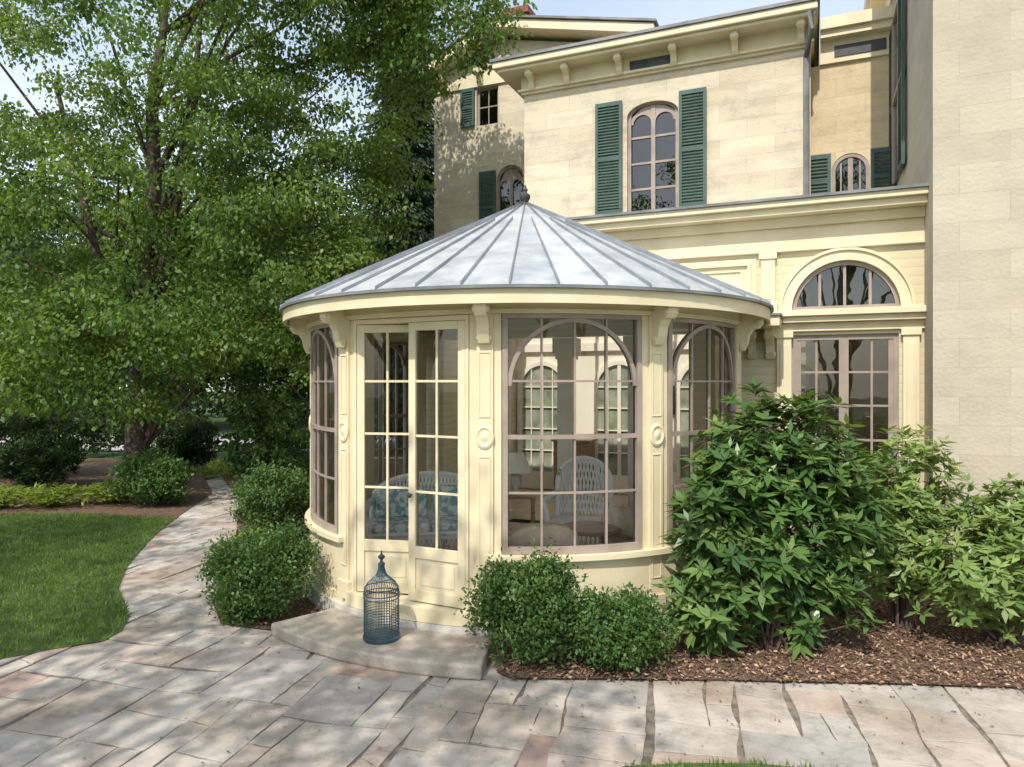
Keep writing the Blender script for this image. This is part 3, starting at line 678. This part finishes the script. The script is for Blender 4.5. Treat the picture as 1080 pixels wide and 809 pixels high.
lamp_table(1.75,8.3,'small wooden side table at the right side inside the pavilion','table lamp with cream cone shade seen through the right arched window')
def atw(x,y): return (OX+ct*x+st*y,OY-st*x+ct*y)
for x,lb in ((-4.3,'white square column at the left of the opening to the house'),(-3.35,'white square column in the middle of the opening, seen through the middle window'),(-2.4,'white square column right of the middle in the opening to the house')):
    X,Y=atw(x,.11); e=empty('interior_column',(X,Y,FZ),-TH,lb,'column')
    b=MB(); b.box(-.10,.10,-.10,.10,.12,2.2); b.box(-.07,.07,-.108,-.10,.3,2.0); b.build('shaft','creamin',e,bevel=.005)
    b=MB(); b.box(-.13,.13,-.13,.13,0,.12); b.build('base','creamin',e); b=MB(); b.box(-.12,.12,-.12,.12,2.2,2.28); b.box(-.15,.15,-.15,.15,2.28,2.48); b.build('capital','creamin',e)
X,Y=atw(-4.05,2.6); sb=empty('sideboard',(X,Y,FZ),-TH,'reddish wooden sideboard against the inner wall of the house room','sideboard')
b=MB(); b.box(-.3,.3,-.2,.2,.15,.9); b.build('carcass','wood',sb); b=MB(); b.box(-.34,.34,-.23,.22,.901,.94); b.build('top','wood',sb,bevel=.01)
for s in (-1,1): b=MB(); b.box(s*.15-.13,s*.15+.13,-.215,-.2,.2,.85); b.build('door','wood',sb,bevel=.005)
for sx in (-1,1):
    for sy in (-1,1): b=MB(); b.box(sx*.26-.03,sx*.26+.03,sy*.16-.03,sy*.16+.03,0,.15); b.build('leg','wood',sb)
X,Y=atw(-2.65,2.92); pc=empty('framed_painting',(X,Y,1.95),-TH,'dark framed painting hanging on the inner wall of the house room','painting')
b=MB(); b.box(-.22,-.18,-.03,.02,-.3,.3); b.box(.18,.22,-.03,.02,-.3,.3); b.box(-.18,.18,-.03,.02,-.3,-.26); b.box(-.18,.18,-.03,.02,.26,.3); b.build('frame','dark',pc); b=MB(); b.box(-.18,.18,-.01,.01,-.26,.26); b.build('canvas','art',pc)
# ------------------------------------------------------------------ GROUND
def sheet(name,poly,z,mat,kind='structure'):
    mb=MB(); n=len(poly); mb.add([(x,y,z) for x,y in poly],[tuple(range(n))]); o=mb.build(name,mat)
    if o.data.polygons[0].normal.z<0: o.data.flip_normals()
    o['kind']=kind; return o
sheet('ground',[(-150,-100),(150,-100),(150,200),(-150,200)],-.05,'ground')
mb=MB(); cs=.18; rot=R(-14); cr,sr=math.cos(rot),math.sin(rot); NXc,NYc=94,100
occ=[[False]*NYc for _ in range(NXc)]
def g2w(i,j): 
    a=i*cs-10.5; b_=j*cs+1.4
    return (a*cr-b_*sr,a*sr+b_*cr)
jit={}
def corner(i,j):
    if (i,j) not in jit: jit[(i,j)]=(random.uniform(-.035,.035),random.uniform(-.035,.035))
    x,y=g2w(i,j); return Vector((x+jit[(i,j)][0],y+jit[(i,j)][1],0))
for j in range(NYc):
    for i in range(NXc):
        if occ[i][j]: continue
        w,h=random.choice(((2,2),(3,2),(2,3),(3,3),(4,3),(3,2),(4,2),(2,1),(1,2),(3,4)))
        ww_=0
        while ww_<w and i+ww_<NXc and not occ[i+ww_][j]: ww_+=1
        w=ww_
        h=min(h,NYc-j)
        for a in range(w):
            for c in range(h): occ[i+a][j+c]=True
        q=[corner(i,j),corner(i+w,j),corner(i+w,j+h),corner(i,j+h)]
        cen=sum(q,Vector())/4; z=random.uniform(-.003,.003); tx,ty=random.uniform(-.003,.003),random.uniform(-.003,.003)
        ring_=[]
        for k in range(4):
            p,q2=q[k],q[(k+1)%4]
            for s_ in range(4):
                u_=s_/4; pt=p.lerp(q2,u_)
                if s_: pt=pt+Vector((random.uniform(-.006,.006),random.uniform(-.006,.006),0))
                ring_.append(pt)
        nR=len(ring_); o_=[];m_=[];t_=[]
        for p in ring_:
            d=(cen-p); l=d.length; g_=random.uniform(.004,.009)
            p1=p+d/l*g_; p2=p+d/l*(g_+.005)
            dz=z+(p.x-cen.x)*tx+(p.y-cen.y)*ty
            o_.append((p1.x,p1.y,-.02)); m_.append((p1.x,p1.y,dz-.002)); t_.append((p2.x,p2.y,dz))
        fs=[tuple(range(2*nR,3*nR))]
        for k in range(nR):
            l=(k+1)%nR; fs+=[(k,l,nR+l,nR+k),(nR+k,nR+l,2*nR+l,2*nR+k)]
        mb.add(o_+m_+t_,fs,random.random())
gc=[g2w(0,0),g2w(NXc,0),g2w(NXc,NYc),g2w(0,NYc)]
st_=mb.build('path','flag'); st_['kind']='structure'
sheet('path_joints',gc,-.012,'joint')
lawn=[(-4.0,5.55),(-3.75,5.75),(-3.42,5.95),(-3.40,6.2),(-3.55,6.6),(-4.15,7.5),(-4.5,8.3),(-4.8,9.2),(-5.1,10.2),(-5.36,11.3),(-7,11.7),(-10,11.6),(-14,11.9),(-18,12),(-18,6.2),(-9,5.9),(-6,5.6)]
sheet('lawn',lawn,.008,'lawnbase')
bedl=[(-5.36,11.31),(-5.6,12.5),(-5.9,14),(-6.9,16),(-8.2,18.5),(-9,20.3),(-30,20.3),(-30,12),(-18,12.01),(-14,11.91),(-10,11.61),(-7,11.71)]
sheet('mulch_bed_left',bedl,.012,'soil')
bedm=[(-1.95,6.15),(-2.6,6.35),(-2.95,7.0),(-3.2,8.0),(-3.6,9.3),(-4.1,10.6),(-5.0,13),(-6.0,15),(-7.0,17),(-7.4,20.3),(0,20.3),(0,9),(-1.9,8),(-2.1,7.2),(-1.75,6.6)]
sheet('mulch_bed_middle',bedm,.016,'soil')
bedr=[(-.02,5.75),(-.12,5.3),(0,5.17),(.7,5.16),(1.5,5.14),(2.7,5.08),(4,4.98),(6.5,4.9),(12,4.85),(12,9),(3.7,9),(1.5,9)]
sheet('mulch_bed_right',bedr,.02,'soil')
sheet('gravel_drive',[(-40,23),(0,23),(2,30),(-40,30)],.0,'gravel')
lawn2=[(.62,3.99),(1.0,4.03),(1.4,4.02),(1.7,3.96),(2.0,3.85),(2.0,3),(.4,3)]
sheet('lawn_edge',lawn2,.012,'lawnbase')
def inpoly(X,Y,poly):
    res=np.zeros(len(X),bool); n=len(poly)
    for i in range(n):
        x1,y1=poly[i]; x2,y2=poly[(i+1)%n]
        c=((y1>Y)!=(y2>Y))&(X<(x2-x1)*(Y-y1)/((y2-y1)+1e-12)+x1); res^=c
    return res
rng=np.random.default_rng(5)
def grass(poly,n,h,name,box):
    X=rng.uniform(box[0],box[1],n); Y=rng.uniform(box[2],box[3],n); k=inpoly(X,Y,poly); X=X[k];Y=Y[k]; m=len(X)
    C=np.stack([X,Y,np.full(m,.008)],1); D=np.stack([rng.normal(0,.45,m),rng.normal(0,.45,m),np.ones(m)],1)
    Nn=unit(m,rng); V=leafmesh(C,D,Nn,rng.uniform(.5,1.2,m)*h,.16,0)
    pat=.5+.35*np.sin(X*1.3+np.sin(Y*1.1)*2)*np.cos(Y*.9)
    return build_leaves(name,V,'grass',rnd=np.clip(rng.random(m)*.6+pat*.5,0,1))
g=grass(lawn,150000,.055,'lawn_grass',(-11,-3.3,5.5,12)); g['kind']='stuff'; g['label']='short green lawn grass'; g['category']='grass'
g=grass(lawn2,5000,.05,'grass_edge',(.3,2.6,3.3,4.1)); g['kind']='stuff'; g['label']='tuft of grass at the front edge of the paving'; g['category']='grass'
def chips(poly,n,box,name,label,s=.03):
    X=rng.uniform(box[0],box[1],n); Y=rng.uniform(box[2],box[3],n); k=inpoly(X,Y,poly)
    X=X[k];Y=Y[k]
    k=(np.hypot(X-CX,Y-CY)>2.45); X=X[k];Y=Y[k]; m=len(X)
    Y=Y-np.where(Y<5.4,rng.exponential(.025,m),0)
    C=np.stack([X,Y,rng.uniform(.02,.05,m)],1); D=unit(m,rng); D[:,2]*=.35
    Nn=np.stack([rng.normal(0,.4,m),rng.normal(0,.4,m),np.ones(m)],1)
    V=leafmesh(C,D,Nn,rng.uniform(.4,1.6,m)*s,.5,0); o=build_leaves(name,V,'chips',rnd=rng.random(m)**1.4); tag(o,label,'mulch',kind='stuff')
chips(bedr,52000,(-.2,6.6,4.85,8),'bark_mulch','brown bark mulch under the shrubs on the right')
chips(bedm,20000,(-5,-1.6,6,12),'bark_mulch','brown bark mulch beside the left side of the pavilion')
X=rng.uniform(-4,5,700); Y=rng.uniform(3.9,7.5,700); k=~inpoly(X,Y,bedr)&~inpoly(X,Y,lawn)&(np.hypot(X-CX,Y-CY)>3.2); X=X[k];Y=Y[k]; m=len(X)
C=np.stack([X,Y,np.full(m,.012)],1); D=unit(m,rng); D[:,2]*=.1; Nn=np.stack([rng.normal(0,.2,m),rng.normal(0,.2,m),np.ones(m)],1)
o=build_leaves('fallen_leaves',leafmesh(C,D,Nn,rng.uniform(.012,.035,m),.5,.1),'chips',rnd=rng.random(m)); tag(o,'small fallen leaves scattered over the flagstones','leaves',kind='stuff')
# ------------------------------------------------------------------ PLANTS
def crown_leaves(lobes,ncl,per,cr_,leaf,seed,ratio=.5,shell=.45,up=.5,droop=.3,flt=None,flat=.62):
    rg=np.random.default_rng(seed); wts=np.array([l[6] for l in lobes],float); wts/=wts.sum()
    idx=rg.choice(len(lobes),ncl,p=wts)
    u=unit(ncl,rg); rad=rg.random(ncl)**shell
    Lb=np.array([l[:6] for l in lobes])[idx]
    cen=Lb[:,:3]+u*rad[:,None]*Lb[:,3:6]
    cen+=rg.normal(0,.15,cen.shape)*cr_
    crs=cr_*rg.uniform(.55,1.35,ncl)
    tone=rg.random(ncl)
    ci=np.repeat(np.arange(ncl),per); m=len(ci)
    p=unit(m,rg)*(rg.random(m)**.45)[:,None]; p[:,2]*=flat
    if flat<.5: p[:,2]-=.45*(p[:,0]**2+p[:,1]**2)
    C=cen[ci]+p*crs[ci][:,None]; 
    D=unit(m,rg)+p*.6; D[:,2]-=droop
    Nn=unit(m,rg)*.8; Nn[:,2]+=up
    Ln=rg.uniform(.6,1.25,m)*leaf
    rnd=np.clip(.55*rg.random(m)+.45*tone[ci],0,1)
    if flt is not None:
        k=flt(C); C=C[k];D=D[k];Nn=Nn[k];Ln=Ln[k];rnd=rnd[k]
    return leafmesh(C,D,Nn,Ln,ratio),rnd,cen
def limbs(cen,base,trunk_pts,trunk_r,n,seed,r0=.06):
    rd=random.Random(seed); mb=MB(); mb.tube(trunk_pts,trunk_r,10)
    tp=[Vector(p) for p in trunk_pts]
    sel=rd.sample(range(len(cen)),min(n,len(cen)))
    for i in sel:
        c=Vector(cen[i]); 
        cand=[p for p in tp if p.z<c.z-.2] or [tp[1]]
        a=cand[max(0,len(cand)-1-rd.randint(0,2))]
        mid=(a+c)/2+Vector((rd.uniform(-.3,.3),rd.uniform(-.3,.3),rd.uniform(0,.5)))*min(1,(c-a).length*.3)
        q=[a.lerp(mid,.0),a.lerp(mid,.5)+Vector((0,0,.05)),mid,mid.lerp(c,.6),c]
        mb.tube(q,[r0,r0*.8,r0*.6,r0*.4,r0*.15],5)
    return mb
def bt_filter(C0):
    C=C0+np.array([-8.5,16,0])
    a=C[:,0]-OX; b_=C[:,1]-OY; lx=a*ct-b_*st; ly=a*st+b_*ct
    inside=(ly>YL-.5)&(lx>lx0-.4)
    x0=.25+.03*C0[:,2]
    gap=(np.abs(C0[:,0]-x0-(-C0[:,1])*.53)<.30+.22*np.sin(C0[:,2]*2.1))&(C0[:,1]<.2)&(C0[:,2]>3.6)&(C0[:,2]<8.5)
    return ~inside&~(gap&(np.random.default_rng(1).random(len(C0))<.75))
bt=empty('shade_tree',(-8.5,16,0),0,'big leafy green shade tree with brown trunk, left of the pavilion and house','tree')
lobes=[(1.3,-1.2,7.8,5.2,4.0,5.2,5),(6.4,-2.8,9.8,2.1,1.7,2.1,2.0),(4.6,-1.8,5.9,1.9,1.8,2.0,.9),(3.4,-2.6,3.9,2.0,1.7,1.3,.8),(.9,-3.2,3.1,3.4,2.0,1.5,1.15),(-3,-2,5,3.5,3,4,1.6),(4.3,-2.5,10.5,3.2,3,2.5,1.4)]
V,rnd,cen=crown_leaves(lobes,760,210,.68,.108,11,.6,flat=.42,up=.7,droop=.9,flt=bt_filter)
build_leaves('crown',V,'leaf',bt,rnd)
trp=[(0,0,-.05),(.05,0,.5),(.15,-.05,2),(.25,-.1,3.6),(.3,0,5),(.5,-.1,6.6),(.4,0,8.4),(.7,-.1,10),(.8,0,12)]
cup=[c for c in cen if c[2]>4.5]
mb=limbs(cup,None,trp,[.36,.27,.24,.22,.20,.16,.13,.09,.03],36,3,.055)
mb.tube([(.2,-.1,3.0),(.8,-.3,4.5),(1.2,-.5,6.2),(1.7,-.8,8.4),(2.0,-1,10.5)],[.14,.13,.11,.08,.03],8); mb.tube([(.1,0,2.6),(-.5,-.3,4.2),(-.8,-.6,6.2),(-1.2,-.9,8.6)],[.13,.12,.09,.04],8)
mb.build('trunk','bark',bt,smooth=True)
def mk_tree(label,seed,loc,mat='leafd',lf=.22,ncl=260,per=130,h=11,rx=4,group='trees behind the garden',lb=None,cr_=1.0):
    e=empty('background_tree',loc,0,label,'tree',group)
    lb=lb or [(0,0,h*.58,rx,rx,h*.42,4),(rx*.4,.5,h*.4,rx*.8,rx*.7,h*.3,1.5),(-rx*.4,-.4,h*.35,rx*.8,rx*.7,h*.27,1.5)]
    V,rnd,cen=crown_leaves(lb,ncl,per,cr_,lf,seed,.6)
    build_leaves('crown',V,mat,e,rnd)
    limbs(cen,None,[(0,0,-.05),(.1,0,h*.2),(0,.1,h*.5),(.1,0,h*.85)],[.3,.24,.16,.04],16,seed,.07).build('trunk','bark',e,smooth=True)
    return e
p1=mk_tree('dense dark tree far behind the big tree, at the left edge of the photo',21,(-19,32,0))
p2=mk_tree('mid green tree beyond the gravel drive, left of the path end',22,(-9.5,36,0),mat='leaf')
spots=[(p2,(-15.5,33,0),1.1,40,'mid green tree beyond the gravel drive, second from the left edge'),
(p1,(-4.5,38,0),1.15,80,'dark tree beyond the gravel drive, just left of the conifer'),
(p1,(-27,35,0),1.2,10,'dark tree at the far left beyond the drive'),
(p2,(1,42,0),1.1,200,'green tree directly behind the pavilion and conifer, farthest back'),
(p1,(-12.5,42,0),1.3,150,'dark tree in the back row between the green ones')]
for src,loc,s,rz,lb in spots:
    c=copy_tree(src); c.location=loc; c.scale=(s,s,s); c.rotation_euler[2]=R(rz); c['label']=lb
p3=mk_tree('leafy unseen tree left of the viewpoint, added to shade the paving',31,(-5.6,-1.7,0),mat='leaf',lf=.15,ncl=56,per=110,h=11,rx=3.0,group='trees around the terrace',  # tree added out of view, crown placed to dapple the paving
  lb=[(.6,0,8.6,3.0,2.9,1.9,4),(-1.2,.4,7.5,2.2,2.0,1.3,1.5)],cr_=.7)
for loc,s,rz,lb in (((-9.6,1.2,0),1.0,90,'leafy unseen tree at the outer side of the lawn, added to dapple it'),((3,-14,0),1.2,30,'leafy tree behind the viewpoint on the right'),((-5,-15,0),1.35,200,'leafy tree behind the viewpoint on the left'),((10,-12,0),1.2,260,'leafy tree behind the viewpoint, far right')):  # first copy is added out of view to throw dapple on the lawn
    c=copy_tree(p3); c.location=loc; c.scale=(s,s,s); c.rotation_euler[2]=R(rz); c['label']=lb
cf=empty('conifer_tree',(-3.6,24,0),0,'tall dark conifer between the big tree and the house','tree')
rg=np.random.default_rng(9); n=75000
zz=rg.random(n)**1.2*16+.8; rmax=3.5*(1-zz/18.5)+.1; tier=.75+.25*np.cos(zz*2*math.pi/.8); a=rg.random(n)*2*math.pi
arm=.82+.18*np.cos(a*9+zz*3); r_=rmax*tier*arm*(rg.random(n)**.4)
C=np.stack([r_*np.cos(a),r_*np.sin(a),zz-r_*.25],1); D=np.stack([np.cos(a),np.sin(a),-.7+rg.normal(0,.3,n)],1)
build_leaves('crown',leafmesh(C,D,unit(n,rg),rg.uniform(.12,.3,n),.25),'needle',cf)
mb=MB(); mb.tube([(0,0,0),(0,0,8),(0,0,16.5)],[.28,.18,.02],8); mb.build('trunk','bark',cf)
V,rnd,cen=crown_leaves([(-40+i*6.5,47+2*math.sin(i*2.1),3,5,2.5,5,1) for i in range(12)],700,60,1.8,.5,77,.6)
o=build_leaves('distant_woods',V,'leafd',None,rnd); tag(o,'dark woodland closing the view beyond the drive','woods',kind='stuff')
# shrubs
def shrub(name,label,x,y,rx,ry,h,mat,leaf,n,seed,ratio=.5,group=None,cl=.16,cat='shrub',lobes_=None):
    e=empty(name,(x,y,.02),0,label,cat,group); rg=np.random.default_rng(seed)
    lb=[(0,0,h*.5,rx,ry,h*.46,4)]
    for k in range(5):
        a=rg.random()*6.28; lb.append((rx*.45*math.cos(a),ry*.45*math.sin(a),h*rg.uniform(.35,.62),rx*.55,ry*.55,h*.36,.8))
    if lobes_: lb=lobes_
    ncl=max(30,int(n/60))
    def flt(C):
        X=C[:,0]+x;Y=C[:,1]+y
        return (np.hypot(X-CX,Y-CY)>2.5)&(C[:,2]>-.01)
    V,rnd,cen=crown_leaves(lb,ncl,60,cl,leaf,seed,ratio,shell=.3,up=.7,droop=-.3,flt=flt)
    build_leaves('foliage',V,mat,e,rnd)
    mb=MB(); rd=random.Random(seed)
    for i in range(10):
        c=cen[rd.randrange(len(cen))]; mb.tube([(rd.uniform(-.05,.05),rd.uniform(-.05,.05),-.02),(c[0]*.4,c[1]*.4,c[2]*.5),tuple(c*.9)],[.012,.009,.004],5)
    mb.build('stem','bark',e)
    return e
shrub('boxwood_shrub','dark green boxwood between the doorstep and middle window, taller of the front pair',.12,5.47,.40,.3,.86,'box',.040,14000,41,.55,cl=.14)
shrub('boxwood_shrub','low spreading boxwood right of the front pair, under the middle window sill',.76,5.42,.42,.3,.56,'box',.040,13000,42,.55,cl=.14)
shrub('boxwood_shrub','rounded boxwood left of the curved doorstep beside the path',-2.27,6.6,.52,.5,.82,'box',.040,18000,43,.55)
shrub('boxwood_shrub','dark clipped round shrub behind the left front boxwood along the pavilion side',-3.3,9.9,.58,.55,1.0,'box',.055,13000,44)
shrub('leafy_shrub','tall loose dark shrub by the far bend of the path beyond the pavilion',-4.75,14.2,1.0,.8,1.95,'box',.12,8000,45)
shrub('boxwood_shrub','round clipped shrub beside the lawn in the left bed',-6.3,12.6,.66,.6,.95,'box',.07,9000,46)
for i,(x,y,rx,h,lb) in enumerate([(-11.3,16.5,1.5,1.7,'dark spreading shrub at the left edge under the big tree'),(-9.9,14.8,.9,1.0,'dark low shrub left of the big tree trunk'),(-8.0,17.8,.8,1.2,'dark shrub behind the tree trunk'),(-13,14.2,1.3,1.6,'dark shrub outside the left edge of the lawn bed'),(-5.0,17.5,1.6,1.9,'dark broad shrub right of the path end, behind the loose shrub')]):
    shrub('bed_shrub',lb,x,y,rx,rx*.8,h,'leafd',.10,8000,50+i)
hl=[(-16+i*1.0,0,.9,.9,.7,.85,1) for i in range(0,7)]+[(-22+i*1.0,0,.9,.9,.7,.85,1) for i in range(6)]
shrub('garden_hedge','long dark hedge screening the gravel drive at the left',0,21.3,0,0,1.8,'leafd',.13,22000,58,lobes_=hl,cl=.3,cat='hedge')
for i,(x,y,r_,h,lb) in enumerate([(-3.0,8.15,.28,.42,'small lime green plant between the two shrubs on the left of the pavilion'),(-6.55,16.5,.7,.3,'lime green low plant at the far end of the path'),(-7.3,13.6,.55,.25,'light green low plant behind the clipped round shrub')]):
    shrub('lime_plant',lb,x,y,r_,r_*.8,h,'lime',.06,2500,60+i,cat='plant')
def fern(x,y,s,seed,label):
    e=empty('fern_clump',(x,y,.012),0,label,'fern','ferns edging the lawn'); rg=np.random.default_rng(seed); n=1100
    a=rg.random(n)*6.28; t=rg.random(n); el=rg.uniform(.3,1.2,n)
    rr=t*s*np.cos(el); C=np.stack([rr*np.cos(a),rr*np.sin(a),s*np.sin(el)*t*(1.25-t*.8)],1)
    D=np.stack([np.cos(a+rg.choice([-1,1],n)*1.0),np.sin(a+rg.choice([-1,1],n)*1.0),rg.normal(.1,.3,n)],1); Nn=np.stack([rg.normal(0,.3,n),rg.normal(0,.3,n),np.ones(n)],1)
    build_leaves('frond',leafmesh(C,D,Nn,rg.uniform(.08,.16,n),.3),'lime' ,e,rg.random(n)*.6)
fp=['leftmost fern clump at the lawn edge','second fern clump from the left along the lawn edge','third fern clump from the left along the lawn edge','fourth fern clump from the left along the lawn edge','fern clump nearest the clipped round shrub']
for i in range(5): fern(-10.6+i*.85,12.5+.3*math.sin(i*2),.75,70+i,fp[i])
def rhodo(name,label,x,y,pts,n,leaf,ratio,mat,seed,whorl=9,nst=40):
    e=empty(name,(x,y,.02),0,label,'shrub'); rg=np.random.default_rng(seed)
    wts=np.array([p[6] for p in pts]);wts=wts/wts.sum(); idx=rg.choice(len(pts),n,p=wts); Lb=np.array([p[:6] for p in pts])[idx]
    u=unit(n,rg); rad=rg.random(n)**.3
    tip=Lb[:,:3]+u*Lb[:,3:6]*rad[:,None]+rg.normal(0,.05,(n,3))
    k=(np.hypot(tip[:,0]+x-CX,tip[:,1]+y-CY)>2.55)&(tip[:,2]>.06); tip=tip[k];u=u[k]; n=len(tip)
    ax=u*.6+np.array([0,0,.9]); ax/=np.linalg.norm(ax,axis=1,keepdims=True)
    C=[];D=[];Nn=[];Ln=[];Rn=[]
    tone=rg.random(n)
    s1=np.cross(ax,unit(n,rg)); s1/=np.linalg.norm(s1,axis=1,keepdims=True); s2=np.cross(ax,s1)
    for w in range(whorl):
        a=w*2.4+rg.normal(0,.2,n); el=rg.uniform(-.25,.75,n)
        d=(s1*np.cos(a)[:,None]+s2*np.sin(a)[:,None])*np.cos(el)[:,None]+ax*np.sin(el)[:,None]
        C.append(tip-ax*rg.uniform(0,.05,n)[:,None]);D.append(d);Nn.append(ax+rg.normal(0,.15,(n,3)));Ln.append(rg.uniform(.7,1.2,n)*leaf*(.75+.25*(el<.4)));Rn.append(np.clip(.6*tone+.3*rg.random(n)+(el>.5)*.15,0,1))
    V=leafmesh(np.concatenate(C),np.concatenate(D),np.concatenate(Nn),np.concatenate(Ln),ratio,.12)
    build_leaves('foliage',V,mat,e,np.concatenate(Rn))
    mb=MB(); rd=random.Random(seed)
    for i in range(min(n,nst)):
        t=Vector(tip[rd.randrange(n)])*.9; b0=Vector((rd.uniform(-.12,.12),rd.uniform(-.12,.12),-.02)); m_=Vector((t.x*.45,t.y*.45,t.z*.5)); mb.tube([b0,m_,t],[.014,.009,.004],5)
    mb.build('stem','bark',e,smooth=True)
rhodo('rhododendron','large dark green rhododendron with long glossy leaves right of the middle window',2.12,5.78,[(0,0,.9,.76,.42,.6,3.2),(-.12,.1,1.55,.45,.38,.55,1.9),(.28,.1,1.5,.45,.36,.5,1.9),(-.5,-.05,1.05,.36,.32,.55,1.4),(.6,.05,1.1,.36,.32,.6,1.6),(-.5,-.1,.40,.42,.3,.3,1.1),(.3,-.05,.42,.5,.3,.3,1.0)],1280,.155,.34,'rhodo',81,9,50)
rhodo('laurel_shrub','loose light green shrub in front of the stone tower, left of the two',3.45,6.3,[(0,0,.75,.6,.4,.5,3),(.1,0,1.3,.38,.3,.48,1.5),(-.3,0,1.0,.3,.3,.5,1)],680,.12,.36,'laurel',82,8,35)
rhodo('laurel_shrub','light green lanceolate shrub at the right edge of the photo',4.05,5.85,[(0,0,.62,.78,.4,.46,3),(.2,.1,1.0,.55,.3,.34,1.6)],780,.12,.36,'laurel',83,8,35)
# ------------------------------------------------------------------ camera, light
cam=bpy.data.cameras.new('camera'); co=bpy.data.objects.new('camera',cam); col.objects.link(co)
cam.sensor_width=36; cam.lens=36*F/1080; cam.clip_end=600; co.location=(0,0,H); co.rotation_euler=(R(90),0,0); scene.camera=co
EL=R(50); S=Vector((-.39,-.92)).normalized()
sdir=Vector((S.x*math.cos(EL),S.y*math.cos(EL),math.sin(EL)))
sl=bpy.data.lights.new('sun','SUN'); sl.energy=4.4; sl.angle=R(.5); sl.color=(1,.95,.87); so=bpy.data.objects.new('sun',sl); col.objects.link(so)
so.rotation_euler=sdir.to_track_quat('Z','Y').to_euler()
w=bpy.data.worlds.new('World'); scene.world=w; w.use_nodes=True; nt=w.node_tree; L=nt.links
sk=nt.nodes.new('ShaderNodeTexSky'); sk.sky_type='NISHITA'; sk.sun_disc=False; sk.sun_elevation=EL; sk.sun_rotation=math.atan2(S.x,S.y); sk.dust_density=2; sk.air_density=1
tc=N(nt,'ShaderNodeTexCoord'); mp=N(nt,'ShaderNodeMapping'); mp.inputs['Scale'].default_value=(1.2,1.2,3.5); L.new(tc.outputs['Generated'],mp.inputs[0])
n=N(nt,'ShaderNodeTexNoise'); n.inputs['Scale'].default_value=2.2; n.inputs['Detail'].default_value=7; L.new(mp.outputs[0],n.inputs['Vector'])
r=ramp(nt,[(.35,(2.8,3.2,3.5)),(.65,(4.7,4.8,4.8))]); L.new(n.outputs[0],r.inputs[0])
ad=N(nt,'ShaderNodeMixRGB',blend_type='ADD'); ad.inputs[0].default_value=1; L.new(sk.outputs[0],ad.inputs[1]); L.new(r.outputs[0],ad.inputs[2])
bg=nt.nodes['Background']; L.new(ad.outputs[0],bg.inputs[0]); bg.inputs[1].default_value=.145
scene.view_settings.view_transform='Standard'; scene.view_settings.look='None'; scene.view_settings.exposure=0
